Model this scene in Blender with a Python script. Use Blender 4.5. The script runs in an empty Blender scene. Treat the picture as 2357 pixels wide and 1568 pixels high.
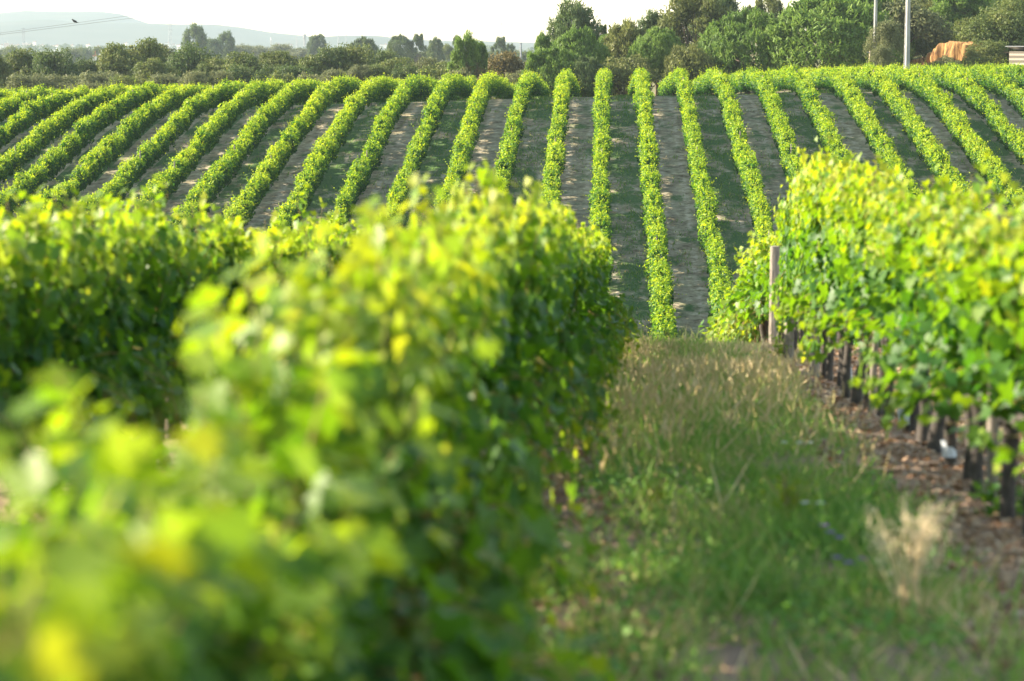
import bpy, bmesh, math, random
import numpy as np
from mathutils import Vector, Matrix

# ------------------------------------------------------------------ camera, sky, sun, exposure
SC = bpy.context.scene
COL = SC.collection
R = math.radians
F = 5565.0                     # focal length in units of a 2357-unit wide frame (85 mm on a 36 mm sensor)
CX, CY = 1178.5, 784.0
PITCH, YAW = math.atan((CY - 100) / F), math.atan(221.5 / F)
cam_d = bpy.data.cameras.new('camera'); cam = bpy.data.objects.new('camera', cam_d); COL.objects.link(cam)
cam.location = (0, 0, 0); cam.rotation_euler = (math.pi / 2 - PITCH, 0, YAW)
cam_d.lens = 85; cam_d.sensor_width = 36; cam_d.clip_start = 0.05; cam_d.clip_end = 80000
cam_d.dof.use_dof = True; cam_d.dof.focus_distance = 140; cam_d.dof.aperture_fstop = 2.5
SC.camera = cam

SUN_EL, SUN_FWD = R(23), R(12)   # sun low on the left, a little ahead of the camera
to_sun = Vector((-math.cos(SUN_EL) * math.cos(SUN_FWD), math.cos(SUN_EL) * math.sin(SUN_FWD), math.sin(SUN_EL)))
W = bpy.data.worlds.new('World'); SC.world = W; W.use_nodes = True
wn = W.node_tree.nodes; wl = W.node_tree.links
sky = wn.new('ShaderNodeTexSky'); sky.sky_type = 'NISHITA'; sky.sun_disc = False
sky.sun_elevation = SUN_EL; sky.sun_rotation = math.atan2(to_sun.x, to_sun.y) % (2 * math.pi)
sky.air_density = 1.0; sky.dust_density = 0.3; sky.ozone_density = 1.0
wb = wn.new('ShaderNodeMix'); wb.data_type = 'RGBA'; wb.blend_type = 'MULTIPLY'; wb.inputs[0].default_value = 1
wb.inputs[7].default_value = (1.14, 1.0, .80, 1)          # warm white balance of the photograph
wl.new(sky.outputs[0], wb.inputs[6]); wl.new(wb.outputs[2], wn['Background'].inputs[0]); wn['Background'].inputs[1].default_value = 0.125
sun_d = bpy.data.lights.new('sun', 'SUN'); sun = bpy.data.objects.new('sun', sun_d); COL.objects.link(sun)
sun_d.energy = 4.6; sun_d.angle = R(0.5); sun_d.color = (1.0, 0.88, 0.68)
sun.rotation_euler = to_sun.to_track_quat('Z', 'Y').to_euler()
SC.view_settings.view_transform = 'Standard'; SC.view_settings.look = 'None'
SC.view_settings.exposure = 2.0; SC.view_settings.gamma = 1
SC.cycles.max_bounces = 8; SC.cycles.transparent_max_bounces = 8
SC.cycles.diffuse_bounces = 3; SC.cycles.transmission_bounces = 5; SC.cycles.glossy_bounces = 2; SC.cycles.volume_bounces = 0
SC.cycles.use_denoising = True

rng = np.random.default_rng(7); random.seed(7)

# ------------------------------------------------------------------ helpers
def tag(o, label, cat, group=None):
    o['label'] = label; o['category'] = cat
    if group: o['group'] = group
    return o
def struct(o): o['kind'] = 'structure'; return o
def stuff(o, label=None, cat=None):
    o['kind'] = 'stuff'
    if label: o['label'] = label
    if cat: o['category'] = cat
    return o
def thing(name, label, cat, loc=(0, 0, 0), rz=0, group=None):
    o = bpy.data.objects.new(name, None); COL.objects.link(o)
    o.location = loc; o.rotation_euler = (0, 0, rz); o.empty_display_size = 0.2
    return tag(o, label, cat, group)
def link(name, me, parent=None, mat=None):
    if mat is not None and not me.materials: me.materials.append(mat)
    o = bpy.data.objects.new(name, me); COL.objects.link(o)
    if parent is not None: o.parent = parent
    return o
def dup(root, loc, rz, label, group=None, scale=(1, 1, 1), cat=None, mats=None):
    r = root.copy(); COL.objects.link(r); r.location = loc; r.rotation_euler = (0, 0, rz); r.scale = scale
    r['label'] = label
    if cat: r['category'] = cat
    if group: r['group'] = group
    for ch in list(root.children):
        c = ch.copy(); COL.objects.link(c); c.parent = r
        if mats and c.name.split('.')[0] in mats:
            c.material_slots[0].link = 'OBJECT'; c.material_slots[0].material = mats[c.name.split('.')[0]]
    return r
def mesh_np(name, V, Fc, mat=None, tint=None, smooth=False):
    """V (n,3), Fc (m,k) index array; tint one float per vertex"""
    me = bpy.data.meshes.new(name); V = np.asarray(V, np.float32); Fc = np.asarray(Fc, np.int32)
    m, k = Fc.shape
    me.vertices.add(len(V)); me.vertices.foreach_set('co', V.ravel())
    me.loops.add(m * k); me.loops.foreach_set('vertex_index', Fc.ravel())
    me.polygons.add(m); me.polygons.foreach_set('loop_start', np.arange(0, m * k, k, dtype=np.int32))
    me.polygons.foreach_set('loop_total', np.full(m, k, np.int32))
    if smooth: me.polygons.foreach_set('use_smooth', np.ones(m, bool))
    if tint is not None:
        a = me.attributes.new('tint', 'FLOAT', 'POINT'); a.data.foreach_set('value', np.asarray(tint, np.float32))
    me.update(); me.validate()
    if mat is not None: me.materials.append(mat)
    return me
def norm(a): return a / np.maximum(np.linalg.norm(a, axis=-1, keepdims=True), 1e-9)

# outline of one leaf in its own plane (x across, y along the midrib, z fold), as triangle fans
VINE = (np.array([[0, 0, 0], [.34, -.18, .05], [.52, .10, .10], [.36, .30, .05], [.46, .62, .09], [.18, .66, .03], [0, 1.0, -.08],
                  [-.18, .66, .03], [-.46, .62, .09], [-.36, .30, .05], [-.52, .10, .10], [-.34, -.18, .05], [0, .34, 0]], float) - [0, .3, 0],
        np.array([[12, i, (i + 1) % 12] for i in range(12)]))
DIAMOND = (np.array([[0, -.5, 0], [.45, 0, .12], [0, .5, -.05], [-.45, 0, .12]], float), np.array([[0, 1, 2], [0, 2, 3]]))
NEEDLE = (np.array([[-.5, -.5, 0], [.5, -.5, 0], [.3, .5, .1], [-.3, .5, .1]], float), np.array([[0, 1, 2, 3]]))
BLADE = (np.array([[-.5, 0, 0], [.5, 0, 0], [.35, .55, .04], [0, 1, .16], [-.35, .55, .04]], float), np.array([[0, 1, 2], [0, 2, 4], [2, 3, 4]]))
def scatter(P, N, size, shape, tint, updir=None, wid=1.0, spin=math.pi, r=rng):
    """one copy of `shape` at each P, facing N; size (n,), tint (n,)"""
    n = len(P); N = norm(N)
    up = np.tile([0, 0, 1.0], (n, 1)) if updir is None else updir
    up = up + r.normal(0, .02, (n, 3))
    X = norm(np.cross(up, N)); Y = np.cross(N, X)
    a = r.uniform(-spin, spin, n)[:, None]
    X, Y = X * np.cos(a) + Y * np.sin(a), Y * np.cos(a) - X * np.sin(a)
    L, Fa = shape; size = np.asarray(size)[:, None, None]; w = np.broadcast_to(np.asarray(wid, float), (n,))[:, None, None]
    V = P[:, None, :] + size * (X[:, None, :] * L[None, :, 0:1] * w + Y[:, None, :] * L[None, :, 1:2] + N[:, None, :] * L[None, :, 2:3])
    k = len(L); Fo = (Fa[None] + (np.arange(n) * k)[:, None, None]).reshape(-1, Fa.shape[1])
    return V.reshape(-1, 3), Fo, np.repeat(tint, k)
def joinp(parts):
    Vs, Fs, Ts, o = [], [], [], 0
    for V, Fa, T in parts:
        Vs.append(V); Fs.append(Fa + o); Ts.append(T); o += len(V)
    return np.concatenate(Vs), np.concatenate(Fs), np.concatenate(Ts)
def tube(pts, rad, sides=6, bump=0, r=rng):
    pts = np.asarray(pts, float); n = len(pts); rad = np.broadcast_to(np.asarray(rad, float), (n,))
    d = np.gradient(pts, axis=0); d = norm(d)
    ref = np.where(np.abs(d[:, 2:3]) > .9, [[1., 0, 0]], [[0, 0, 1.]])
    X = norm(np.cross(ref, d)); Y = np.cross(d, X)
    a = np.arange(sides) / sides * 2 * math.pi
    rr = rad[:, None] * (1 + (r.uniform(-bump, bump, (n, sides)) if bump else 0))
    V = pts[:, None] + rr[..., None] * (X[:, None] * np.cos(a)[None, :, None] + Y[:, None] * np.sin(a)[None, :, None])
    V = np.concatenate([V.reshape(-1, 3), pts[-1:]])
    Fq = []
    for i in range(n - 1):
        for j in range(sides):
            Fq.append([i * sides + j, i * sides + (j + 1) % sides, (i + 1) * sides + (j + 1) % sides, (i + 1) * sides + j])
    for j in range(sides):
        b = (n - 1) * sides; Fq.append([b + j, b + (j + 1) % sides, n * sides, n * sides])
    T = []
    for q in Fq:
        T.append([q[0], q[1], q[2]])
        if q[2] != q[3]: T.append([q[0], q[2], q[3]])
    return V, np.array(T), np.full(len(V), .5)
def bm_mesh(name, bm, mat=None, bevel=0):
    if bevel: bmesh.ops.bevel(bm, geom=bm.edges[:], offset=bevel, segments=1, affect='EDGES')
    bmesh.ops.recalc_face_normals(bm, faces=bm.faces[:])
    me = bpy.data.meshes.new(name); bm.to_mesh(me); bm.free()
    if mat: me.materials.append(mat)
    return me
def box(bm, c, s, M=None):
    r = bmesh.ops.create_cube(bm, size=1.0)
    for v in r['verts']:
        v.co = Vector((v.co.x * s[0], v.co.y * s[1], v.co.z * s[2])) + Vector(c)
        if M: v.co = M @ v.co
    return r['verts']
class Noise1:
    def __init__(s, seed, n=4096): s.t = np.random.default_rng(seed).uniform(-1, 1, n)
    def __call__(s, x):
        x = np.asarray(x, float); i = np.floor(x).astype(int); f = x - i; f = f * f * (3 - 2 * f); n = len(s.t)
        return s.t[i % n] * (1 - f) + s.t[(i + 1) % n] * f
class Noise2:
    def __init__(s, seed, n=256): s.t = np.random.default_rng(seed).uniform(-1, 1, (n, n)); s.n = n
    def __call__(s, x, y):
        x = np.asarray(x, float); y = np.asarray(y, float); i = np.floor(x).astype(int); j = np.floor(y).astype(int)
        f = x - i; g = y - j; f = f * f * (3 - 2 * f); g = g * g * (3 - 2 * g); n = s.n; t = s.t
        return ((t[i % n, j % n] * (1 - f) + t[(i + 1) % n, j % n] * f) * (1 - g) + (t[i % n, (j + 1) % n] * (1 - f) + t[(i + 1) % n, (j + 1) % n] * f) * g)
n2a, n2b = Noise2(3), Noise2(4)
def sst(x, a, b):
    t = np.clip((np.asarray(x, float) - a) / (b - a), 0, 1); return t * t * (3 - 2 * t)

# ------------------------------------------------------------------ terrain height
_gy = np.arange(-60, 1200, .25)
def _profile(s2):
    z = np.zeros_like(_gy)
    near = -1.55 - .08 * np.maximum(_gy, -20)
    y0, z0, m0, y1, z1, m1 = 34., -4.27, -.095, 92., -14.0 + .138 * (92 - 101), .1445
    t = np.clip((_gy - y0) / (y1 - y0), 0, 1); h = y1 - y0
    her = (2*t**3 - 3*t**2 + 1) * z0 + (t**3 - 2*t**2 + t) * h * m0 + (-2*t**3 + 3*t**2) * z1 + (t**3 - t**2) * h * m1
    sl = .1445 + (s2 - .1445) * sst(_gy, 158, 188)
    sl = sl + (-.03 - s2) * sst(_gy, 228, 245) * (1 if s2 < -.02 else .15)
    sl = sl * (1 - sst(_gy, 300, 420))
    far = z1 + np.cumsum(np.where(_gy > y1, sl, 0)) * .25
    return np.where(_gy < y0, near, np.where(_gy < y1, her, far))
_pl, _pr = _profile(-.037), _profile(-.008)
def G(x, y):
    x = np.asarray(x, float); y = np.asarray(y, float)
    w = sst(x, 3, 24)
    z = np.interp(y, _gy, _pl) * (1 - w) + np.interp(y, _gy, _pr) * w
    far = sst(y, 55, 100)
    z = z + far * np.where(x < 0, .031 * np.maximum(x, -70), 0)
    z = z - 6 * sst(y, 400, 2500)
    hill = sst(y, 236, 262) * sst(x, 14, 44)
    z = z + hill * 3.2 + sst(y, 255, 330) * sst(x, 0, 60) * 6
    z = z + n2a(x / 6, y / 6) * .05 * (1 + 2 * sst(y, 200, 300)) + n2b(x / 1.3, y / 1.3) * .02
    return z
def Gs(x, y): return float(G(np.array([x]), np.array([y]))[0])
def ray(px, py):
    """world direction through a point of the frame, scaled so y = 1"""
    d = cam.rotation_euler.to_matrix() @ Vector(((px - CX) / F, -(py - CY) / F, -1)); return d / d.y
def at(px, py, D): return ray(px, py) * D

# ------------------------------------------------------------------ materials
def mat_new(name):
    m = bpy.data.materials.new(name); m.use_nodes = True; n = m.node_tree.nodes; l = m.node_tree.links
    return m, n, l, n['Principled BSDF'], n['Material Output']
def ramp(n, l, src, stops):
    c = n.new('ShaderNodeValToRGB'); e = c.color_ramp.elements
    while len(e) > 1: e.remove(e[-1])
    e[0].position, e[0].color = stops[0][0], (*stops[0][1], 1)
    for p, co in stops[1:]:
        k = e.new(p); k.color = (*co, 1)
    l.new(src, c.inputs[0]); return c
def leaf_mat(name, stops, trans_stops, trans=.45, rough=.45, spec=.4):
    m, n, l, p, out = mat_new(name)
    a = n.new('ShaderNodeAttribute'); a.attribute_name = 'tint'
    oi = n.new('ShaderNodeObjectInfo')
    ma = n.new('ShaderNodeMath'); ma.operation = 'MULTIPLY_ADD'; ma.inputs[1].default_value = .14
    l.new(oi.outputs['Random'], ma.inputs[0]); l.new(a.outputs['Fac'], ma.inputs[2])
    c = ramp(n, l, ma.outputs[0], stops); c2 = ramp(n, l, ma.outputs[0], trans_stops)
    l.new(c.outputs[0], p.inputs['Base Color']); p.inputs['Roughness'].default_value = rough
    p.inputs['Specular IOR Level'].default_value = spec
    t = n.new('ShaderNodeBsdfTranslucent'); l.new(c2.outputs[0], t.inputs[0])
    mx = n.new('ShaderNodeMixShader'); mx.inputs[0].default_value = trans
    l.new(p.outputs[0], mx.inputs[1]); l.new(t.outputs[0], mx.inputs[2]); l.new(mx.outputs[0], out.inputs[0])
    return m
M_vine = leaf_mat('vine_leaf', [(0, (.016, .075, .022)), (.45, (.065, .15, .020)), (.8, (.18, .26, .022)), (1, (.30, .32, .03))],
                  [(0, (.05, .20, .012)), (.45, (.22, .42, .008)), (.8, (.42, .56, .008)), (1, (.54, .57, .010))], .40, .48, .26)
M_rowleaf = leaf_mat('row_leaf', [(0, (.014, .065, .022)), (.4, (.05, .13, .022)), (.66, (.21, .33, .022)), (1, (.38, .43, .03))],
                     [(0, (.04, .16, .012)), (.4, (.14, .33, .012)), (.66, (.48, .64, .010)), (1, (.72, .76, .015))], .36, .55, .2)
def tree_mat(name, a, b, c):
    dk = lambda q, f: tuple(min(1, v * f) for v in q)
    return leaf_mat(name, [(0, a), (.5, b), (1, c)], [(0, dk(a, 1.6)), (.5, dk(b, 1.8)), (1, dk(c, 1.7))], .3, .6, .25)
M_oak = tree_mat('oak_leaf', (.040, .066, .016), (.09, .122, .026), (.17, .175, .04))
M_oakdark = tree_mat('dark_oak_leaf', (.025, .05, .015), (.06, .095, .022), (.115, .14, .035))
M_olive = tree_mat('grey_olive_leaf', (.055, .07, .028), (.115, .13, .05), (.19, .19, .075))
M_brown = tree_mat('bronze_leaf', (.075, .065, .022), (.15, .12, .04), (.22, .17, .055))
M_pine = tree_mat('pine_needles', (.035, .075, .018), (.095, .165, .026), (.20, .28, .045))
M_pinedark = tree_mat('dark_pine_needles', (.030, .058, .020), (.075, .115, .034), (.135, .17, .05))
M_pineolive = tree_mat('olive_pine_needles', (.045, .06, .018), (.105, .125, .032), (.18, .185, .05))
M_grass = leaf_mat('grass_blade', [(0, (.10, .22, .055)), (.5, (.21, .34, .075)), (.72, (.38, .36, .14)), (.85, (.50, .38, .20)), (1, (.72, .58, .36))],
                   [(0, (.13, .32, .03)), (.5, (.30, .50, .06)), (.72, (.42, .44, .13)), (.85, (.52, .38, .18)), (1, (.7, .55, .30))], .35, .6, .2)
def noise(n, l, vec, scale, detail=6, rough=.6):
    t = n.new('ShaderNodeTexNoise'); t.inputs['Scale'].default_value = scale; t.inputs['Detail'].default_value = detail
    t.inputs['Roughness'].default_value = rough
    if vec is not None: l.new(vec, t.inputs['Vector'])
    return t
def bark_mat(name, c1, c2, scale=12):
    m, n, l, p, out = mat_new(name)
    tc = n.new('ShaderNodeTexCoord'); mp = n.new('ShaderNodeMapping'); mp.inputs['Scale'].default_value = (scale, scale, scale * .25)
    l.new(tc.outputs['Object'], mp.inputs[0]); t = noise(n, l, mp.outputs[0], 1.0, 5, .7)
    c = ramp(n, l, t.outputs[0], [(.35, c1), (.68, c2)]); l.new(c.outputs[0], p.inputs['Base Color'])
    p.inputs['Roughness'].default_value = .9
    b = n.new('ShaderNodeBump'); b.inputs['Strength'].default_value = .6; b.inputs['Distance'].default_value = .02
    l.new(t.outputs[0], b.inputs['Height']); l.new(b.outputs[0], p.inputs['Normal'])
    return m
M_trunk = bark_mat('vine_bark', (.025, .02, .018), (.085, .07, .058), 30)
M_bark = bark_mat('tree_bark', (.07, .05, .035), (.22, .16, .11), 4)
M_cane = bark_mat('green_cane', (.20, .17, .05), (.36, .26, .08), 20)
M_post = bark_mat('weathered_post', (.15, .125, .10), (.32, .275, .23), 18)
M_postbrown = bark_mat('brown_post', (.20, .13, .08), (.38, .25, .15), 18)
M_concrete = bark_mat('pole_concrete', (.24, .235, .23), (.36, .35, .335), 2)
M_wood = bark_mat('pole_wood', (.30, .22, .13), (.48, .36, .22), 8)
def flat_mat(name, col, rough=.6, metal=0):
    m, n, l, p, out = mat_new(name)
    tc = n.new('ShaderNodeTexCoord'); t = noise(n, l, tc.outputs['Object'], 8, 4)
    d = tuple(v * .75 for v in col)
    c = ramp(n, l, t.outputs[0], [(.3, d), (.7, col)]); l.new(c.outputs[0], p.inputs['Base Color'])
    p.inputs['Roughness'].default_value = rough; p.inputs['Metallic'].default_value = metal
    return m
M_wire = flat_mat('wire_metal', (.30, .27, .25), .5, .3)
M_steel = flat_mat('pylon_steel', (.22, .23, .25), .6)
M_black = flat_mat('bird_feathers', (.012, .012, .013), .6)
M_white = flat_mat('pale_plaster', (.75, .70, .62), .8)
M_pinkw = flat_mat('pink_plaster', (.70, .48, .38), .8)
M_tile = flat_mat('roof_tile', (.40, .18, .10), .8)
M_sheet = flat_mat('roof_sheet', (.30, .30, .31), .5)
M_guard = flat_mat('white_vine_guard', (.50, .54, .60), .6)
M_purple = flat_mat('purple_petal', (.22, .08, .38), .6)
M_daisy = flat_mat('white_petal', (.80, .80, .74), .6)
M_yellowf = flat_mat('yellow_petal', (.75, .60, .06), .6)

# ground: one sheet, soil, straw litter and green cover by position
def ground_mat():
    m, n, l, p, out = mat_new('ground')
    geo = n.new('ShaderNodeNewGeometry'); sep = n.new('ShaderNodeSeparateXYZ'); l.new(geo.outputs['Position'], sep.inputs[0])
    def math_(op, a, b=None, c=None):
        q = n.new('ShaderNodeMath'); q.operation = op
        for i, v in enumerate((a, b, c)):
            if v is None: continue
            if isinstance(v, (int, float)): q.inputs[i].default_value = v
            else: l.new(v, q.inputs[i])
        return q.outputs[0]
    def mix(f, a, b):
        q = n.new('ShaderNodeMix'); q.data_type = 'RGBA'
        if isinstance(f, float): q.inputs[0].default_value = f
        else: l.new(f, q.inputs[0])
        for i, v in ((6, a), (7, b)):
            if isinstance(v, tuple): q.inputs[i].default_value = (*v, 1)
            else: l.new(v, q.inputs[i])
        return q.outputs[2]
    def mr(v, a, b):
        q = n.new('ShaderNodeMapRange'); q.interpolation_type = 'SMOOTHSTEP'; q.inputs[1].default_value = a; q.inputs[2].default_value = b
        l.new(v, q.inputs[0]); return q.outputs[0]
    pos = geo.outputs['Position']
    # near: reddish straw-strewn soil
    t1 = noise(n, l, pos, 5, 8, .7); t2 = noise(n, l, pos, 28, 4, .6)
    c1 = ramp(n, l, t1.outputs[0], [(.3, (.13, .075, .045)), (.5, (.25, .15, .095)), (.7, (.38, .25, .17))])
    c2 = ramp(n, l, t2.outputs[0], [(.35, (.12, .09, .075)), (.65, (.44, .35, .28))])
    near = mix(.4, c1.outputs[0], c2.outputs[0])
    # far: grey sandy soil with wheel tracks and cross ripples
    mp = n.new('ShaderNodeMapping'); mp.inputs['Scale'].default_value = (1.1, .95, 1); l.new(pos, mp.inputs[0])
    t3 = noise(n, l, mp.outputs[0], 1.6, 8, .7)
    c3 = ramp(n, l, t3.outputs[0], [(.34, (.14, .11, .065)), (.46, (.33, .28, .18)), (.56, (.42, .36, .235)), (.66, (.62, .54, .37))])
    al = math_('FRACT', math_('MULTIPLY_ADD', sep.outputs[0], 1 / 2.8, .41 / 2.8))
    tr = math_('ABSOLUTE', math_('SUBTRACT', math_('ABSOLUTE', math_('SUBTRACT', al, .5)), .22))
    track = mr(tr, .10, .02)
    t4 = noise(n, l, pos, .45, 6, .7); damp = mr(t4.outputs[0], .50, .62)
    far = mix(math_('MULTIPLY', track, math_('MULTIPLY', mr(t3.outputs[0], .42, .60), .7)), c3.outputs[0], (.58, .49, .38))
    far = mix(math_('MULTIPLY', damp, .45), far, (.17, .13, .085))
    # dull green weeds in every other alley
    idx = math_('FLOOR', math_('MULTIPLY_ADD', sep.outputs[0], 1 / 2.8, .41 / 2.8))
    odd = math_('ABSOLUTE', math_('SUBTRACT', math_('MODULO', math_('ADD', idx, 100), 2), 1))
    mp2 = n.new('ShaderNodeMapping'); mp2.inputs['Scale'].default_value = (.7, .35, 1); l.new(pos, mp2.inputs[0])
    t5 = noise(n, l, mp2.outputs[0], .8, 7, .65)
    thr = math_('MULTIPLY_ADD', odd, .11, t5.outputs[0])
    gre = mr(thr, .50, .66)
    t6 = noise(n, l, pos, 9, 4, .6)
    cg = ramp(n, l, t6.outputs[0], [(.3, (.05, .11, .035)), (.7, (.13, .21, .07))])
    far = mix(gre, far, cg.outputs[0])
    wf = mr(sep.outputs[1], 44, 62)
    base = mix(wf, near, far)
    # beyond the vineyard: dry scrub floor
    t7 = noise(n, l, pos, .05, 6, .6)
    c7 = ramp(n, l, t7.outputs[0], [(.35, (.06, .075, .03)), (.6, (.16, .14, .07))])
    base = mix(mr(sep.outputs[1], 226, 245), base, c7.outputs[0])
    l.new(base, p.inputs['Base Color']); p.inputs['Roughness'].default_value = .95; p.inputs['Specular IOR Level'].default_value = .1
    b = n.new('ShaderNodeBump'); b.inputs['Strength'].default_value = .9; b.inputs['Distance'].default_value = .06
    l.new(t3.outputs[0], b.inputs['Height']); l.new(b.outputs[0], p.inputs['Normal'])
    return m
M_ground = ground_mat()

def build_ground():
    ys = np.concatenate([np.arange(-30, 50, .5), np.arange(50, 270, 1.0), 270 * (25000 / 270) ** np.linspace(0, 1, 70)])
    xp = np.concatenate([np.arange(0, 8, .4), np.arange(8, 80, 1.6), 80 * (16000 / 80) ** np.linspace(0, 1, 40)])
    xs = np.concatenate([-xp[:0:-1], xp])
    X, Y = np.meshgrid(xs, ys); Z = G(X, Y)
    V = np.stack([X.ravel(), Y.ravel(), Z.ravel()], 1); nx, ny = len(xs), len(ys)
    i, j = np.meshgrid(np.arange(nx - 1), np.arange(ny - 1)); a = (j * nx + i).ravel()
    Fq = np.stack([a, a + 1, a + nx + 1, a + nx], 1)
    struct(link('ground', mesh_np('ground', V, Fq, M_ground, smooth=True)))
build_ground()

# ------------------------------------------------------------------ hazy hills on the horizon
M_hill = tree_mat('hill_scrub', (.04, .06, .03), (.07, .085, .04), (.11, .11, .06))
def ridge(name, D, width, pts, seed):
    px = np.array([q[0] for q in pts], float); py = np.array([q[1] for q in pts], float)
    X0 = (px - 1400) / F * D; Z0 = (100 - py) / F * D + 30
    xs = np.linspace(X0[0], X0[-1], 260); nz = Noise1(seed)
    h = np.interp(xs, X0, Z0); h = h + nz(xs / 190) * 1.6 + nz(xs / 50 + 50) * .8
    vs = np.linspace(-1, 1, 41); nn = Noise2(seed)
    X, Vv = np.meshgrid(xs, vs); prof = np.exp(-3.2 * Vv ** 2) - np.exp(-3.2)
    prof = prof / prof.max()
    Z = prof * h[None] * (1 + .12 * nn(X / 600, Vv * 3) * (1 - prof)) - 34
    V = np.stack([X.ravel(), (D + Vv * width).ravel(), Z.ravel()], 1)
    nx = len(xs); i, j = np.meshgrid(np.arange(nx - 1), np.arange(len(vs) - 1)); a = (j * nx + i).ravel()
    me = mesh_np(name, V, np.stack([a, a + 1, a + nx + 1, a + nx], 1), M_hill, tint=.5 + .3 * nn(X / 90, Vv * 25).ravel(), smooth=True)
    struct(link(name, me))
ridge('far_hills', 7000, 900, [(-900, 60), (-300, 40), (0, 28), (60, 22), (130, 24), (240, 24), (275, 29), (305, 40), (340, 52), (420, 66), (560, 78), (800, 90), (1300, 98), (2800, 100)], 11)
ridge('middle_hills', 5900, 800, [(-900, 70), (-200, 58), (0, 50), (60, 45), (110, 43), (180, 47), (330, 50), (420, 53), (500, 55), (560, 62), (620, 71), (690, 79), (800, 88), (1100, 97), (2800, 100)], 12)
ridge('low_hills', 5000, 700, [(-900, 99), (300, 98), (640, 93), (760, 81), (840, 79), (870, 79), (930, 85), (1000, 89), (1100, 91), (1200, 95), (1400, 97), (2800, 98)], 13)

# ------------------------------------------------------------------ far vineyard rows
ORD = ['zeroth', 'first', 'second', 'third', 'fourth', 'fifth', 'sixth', 'seventh', 'eighth', 'ninth', 'tenth', 'eleventh', 'twelfth', 'thirteenth',
       'fourteenth', 'fifteenth', 'sixteenth', 'seventeenth', 'eighteenth', 'nineteenth', 'twentieth', 'twenty-first', 'twenty-second', 'twenty-third',
       'twenty-fourth', 'twenty-fifth', 'twenty-sixth', 'twenty-seventh', 'twenty-eighth', 'twenty-ninth', 'thirtieth', 'thirty-first', 'thirty-second',
       'thirty-third', 'thirty-fourth', 'thirty-fifth', 'thirty-sixth', 'thirty-seventh', 'thirty-eighth', 'thirty-ninth', 'fortieth', 'forty-first']
ROW0, PITCH_X, Y0, Y1 = -.41, 2.8, 86., 229.
def row_foliage(x0, y0, y1, seed):
    r = np.random.default_rng(seed); nw, nh, nc, nd = Noise1(seed), Noise1(seed + 1), Noise1(seed + 2), Noise1(seed + 3)
    vig = r.normal(1, .10, 400); vig[r.random(400) < .035] = .45; vig[r.random(400) < .08] *= .8      # vigour of each plant
    def shape(y):
        p = y / 1.15 + seed * .37; i = np.floor(p).astype(int); f = p - i; f = f * f * (3 - 2 * f); v = vig[i % 400] * (1 - f) + vig[(i + 1) % 400] * f
        plant = .5 + .5 * np.cos((y + nw(y * .3) * .3) * 2 * math.pi / 1.15)
        w = (.36 + .07 * nw(y * .9) + .07 * nw(y * 2.7 + 9) + .05 * plant) * (.4 + .6 * v)
        top = .30 + (1.34 + .13 * nh(y * .45) + .16 * nh(y * 1.7 + 40) + .10 * plant) * (.35 + .65 * v)
        return w, top, .38 + .10 * nd(y * 1.1), .09 * nc(y * .35) + .06 * nc(y * 1.4 + 7)
    n = int((y1 - y0) * 430); y = r.uniform(y0, y1, n); w, top, bot, cx = shape(y)
    th = r.uniform(-.30 * math.pi, 1.30 * math.pi, n)                              # around the hedge section, open below
    rad = np.where(r.random(n) < .70, r.uniform(.80, 1.12, n), r.uniform(.1, .82, n))
    sx, sz = np.cos(th), np.sin(th)
    sx = np.sign(sx) * np.abs(sx) ** .7; sz = np.sign(sz) * np.abs(sz) ** .8
    mid = (top + bot) / 2; hh = (top - bot) / 2
    lump = 1 + .22 * np.sin(y * 5.3 + th * 3 + seed) * nw(y * 2.1 + th) + .20 * nw(y * 3.1 + th * 1.9 + 100)
    px = cx + w * sx * rad * lump * (1 + .12 * sz); pz = mid + hh * sz * np.minimum(rad * lump, 1.2)
    N = np.stack([sx, r.normal(0, .5, n), sz + .25], 1) + r.normal(0, .65, (n, 3))
    P = np.stack([x0 + px, y, pz], 1)
    size = r.uniform(.085, .175, n)
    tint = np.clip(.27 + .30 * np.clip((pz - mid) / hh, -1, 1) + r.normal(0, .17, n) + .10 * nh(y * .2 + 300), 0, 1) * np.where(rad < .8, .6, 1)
    parts = [(P, N, size, tint)]
    m = int((y1 - y0) * 90); y = r.uniform(y0, y1, m); w, top, bot, cx = shape(y)        # large dark leaves added inside the hedge to keep sun from passing through
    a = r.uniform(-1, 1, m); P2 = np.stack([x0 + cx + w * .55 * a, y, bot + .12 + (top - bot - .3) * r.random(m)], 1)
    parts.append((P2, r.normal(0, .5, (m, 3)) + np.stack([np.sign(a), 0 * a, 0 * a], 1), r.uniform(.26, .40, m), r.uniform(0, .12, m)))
    ns = int((y1 - y0) * 10)                                                     # loose shoots above and beside the hedge
    sy = r.uniform(y0, y1, ns); bw, bt, bb, bc = shape(sy)
    ang = r.normal(math.pi / 2, .75, ns); ln = r.uniform(.12, .44, ns) * np.where(r.random(ns) < .14, 1.9, 1)
    for k in range(5):
        f = (k + .3) / 4.5 * ln
        qx = bc + (bw * .85 + f) * np.cos(ang); qz = (bt + bb) / 2 + ((bt - bb) / 2 * .92 + f) * np.maximum(np.sin(ang), -.2) - .05 * f * np.abs(np.cos(ang))
        qy = sy + (k * .045) * np.sign(ang - 1.5) + r.normal(0, .04, ns)
        P2 = np.stack([x0 + qx, qy, qz], 1)
        parts.append((P2, r.normal(0, 1, (ns, 3)) + [0, 0, .4], r.uniform(.08, .135, ns) * (1 - .08 * k), np.clip(.58 + .05 * k + r.normal(0, .12, ns), 0, 1)))
    P = np.concatenate([q[0] for q in parts]); N = np.concatenate([q[1] for q in parts])
    S = np.concatenate([q[2] for q in parts]); T = np.concatenate([q[3] for q in parts])
    P[:, 2] += G(P[:, 0], P[:, 1])
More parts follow.
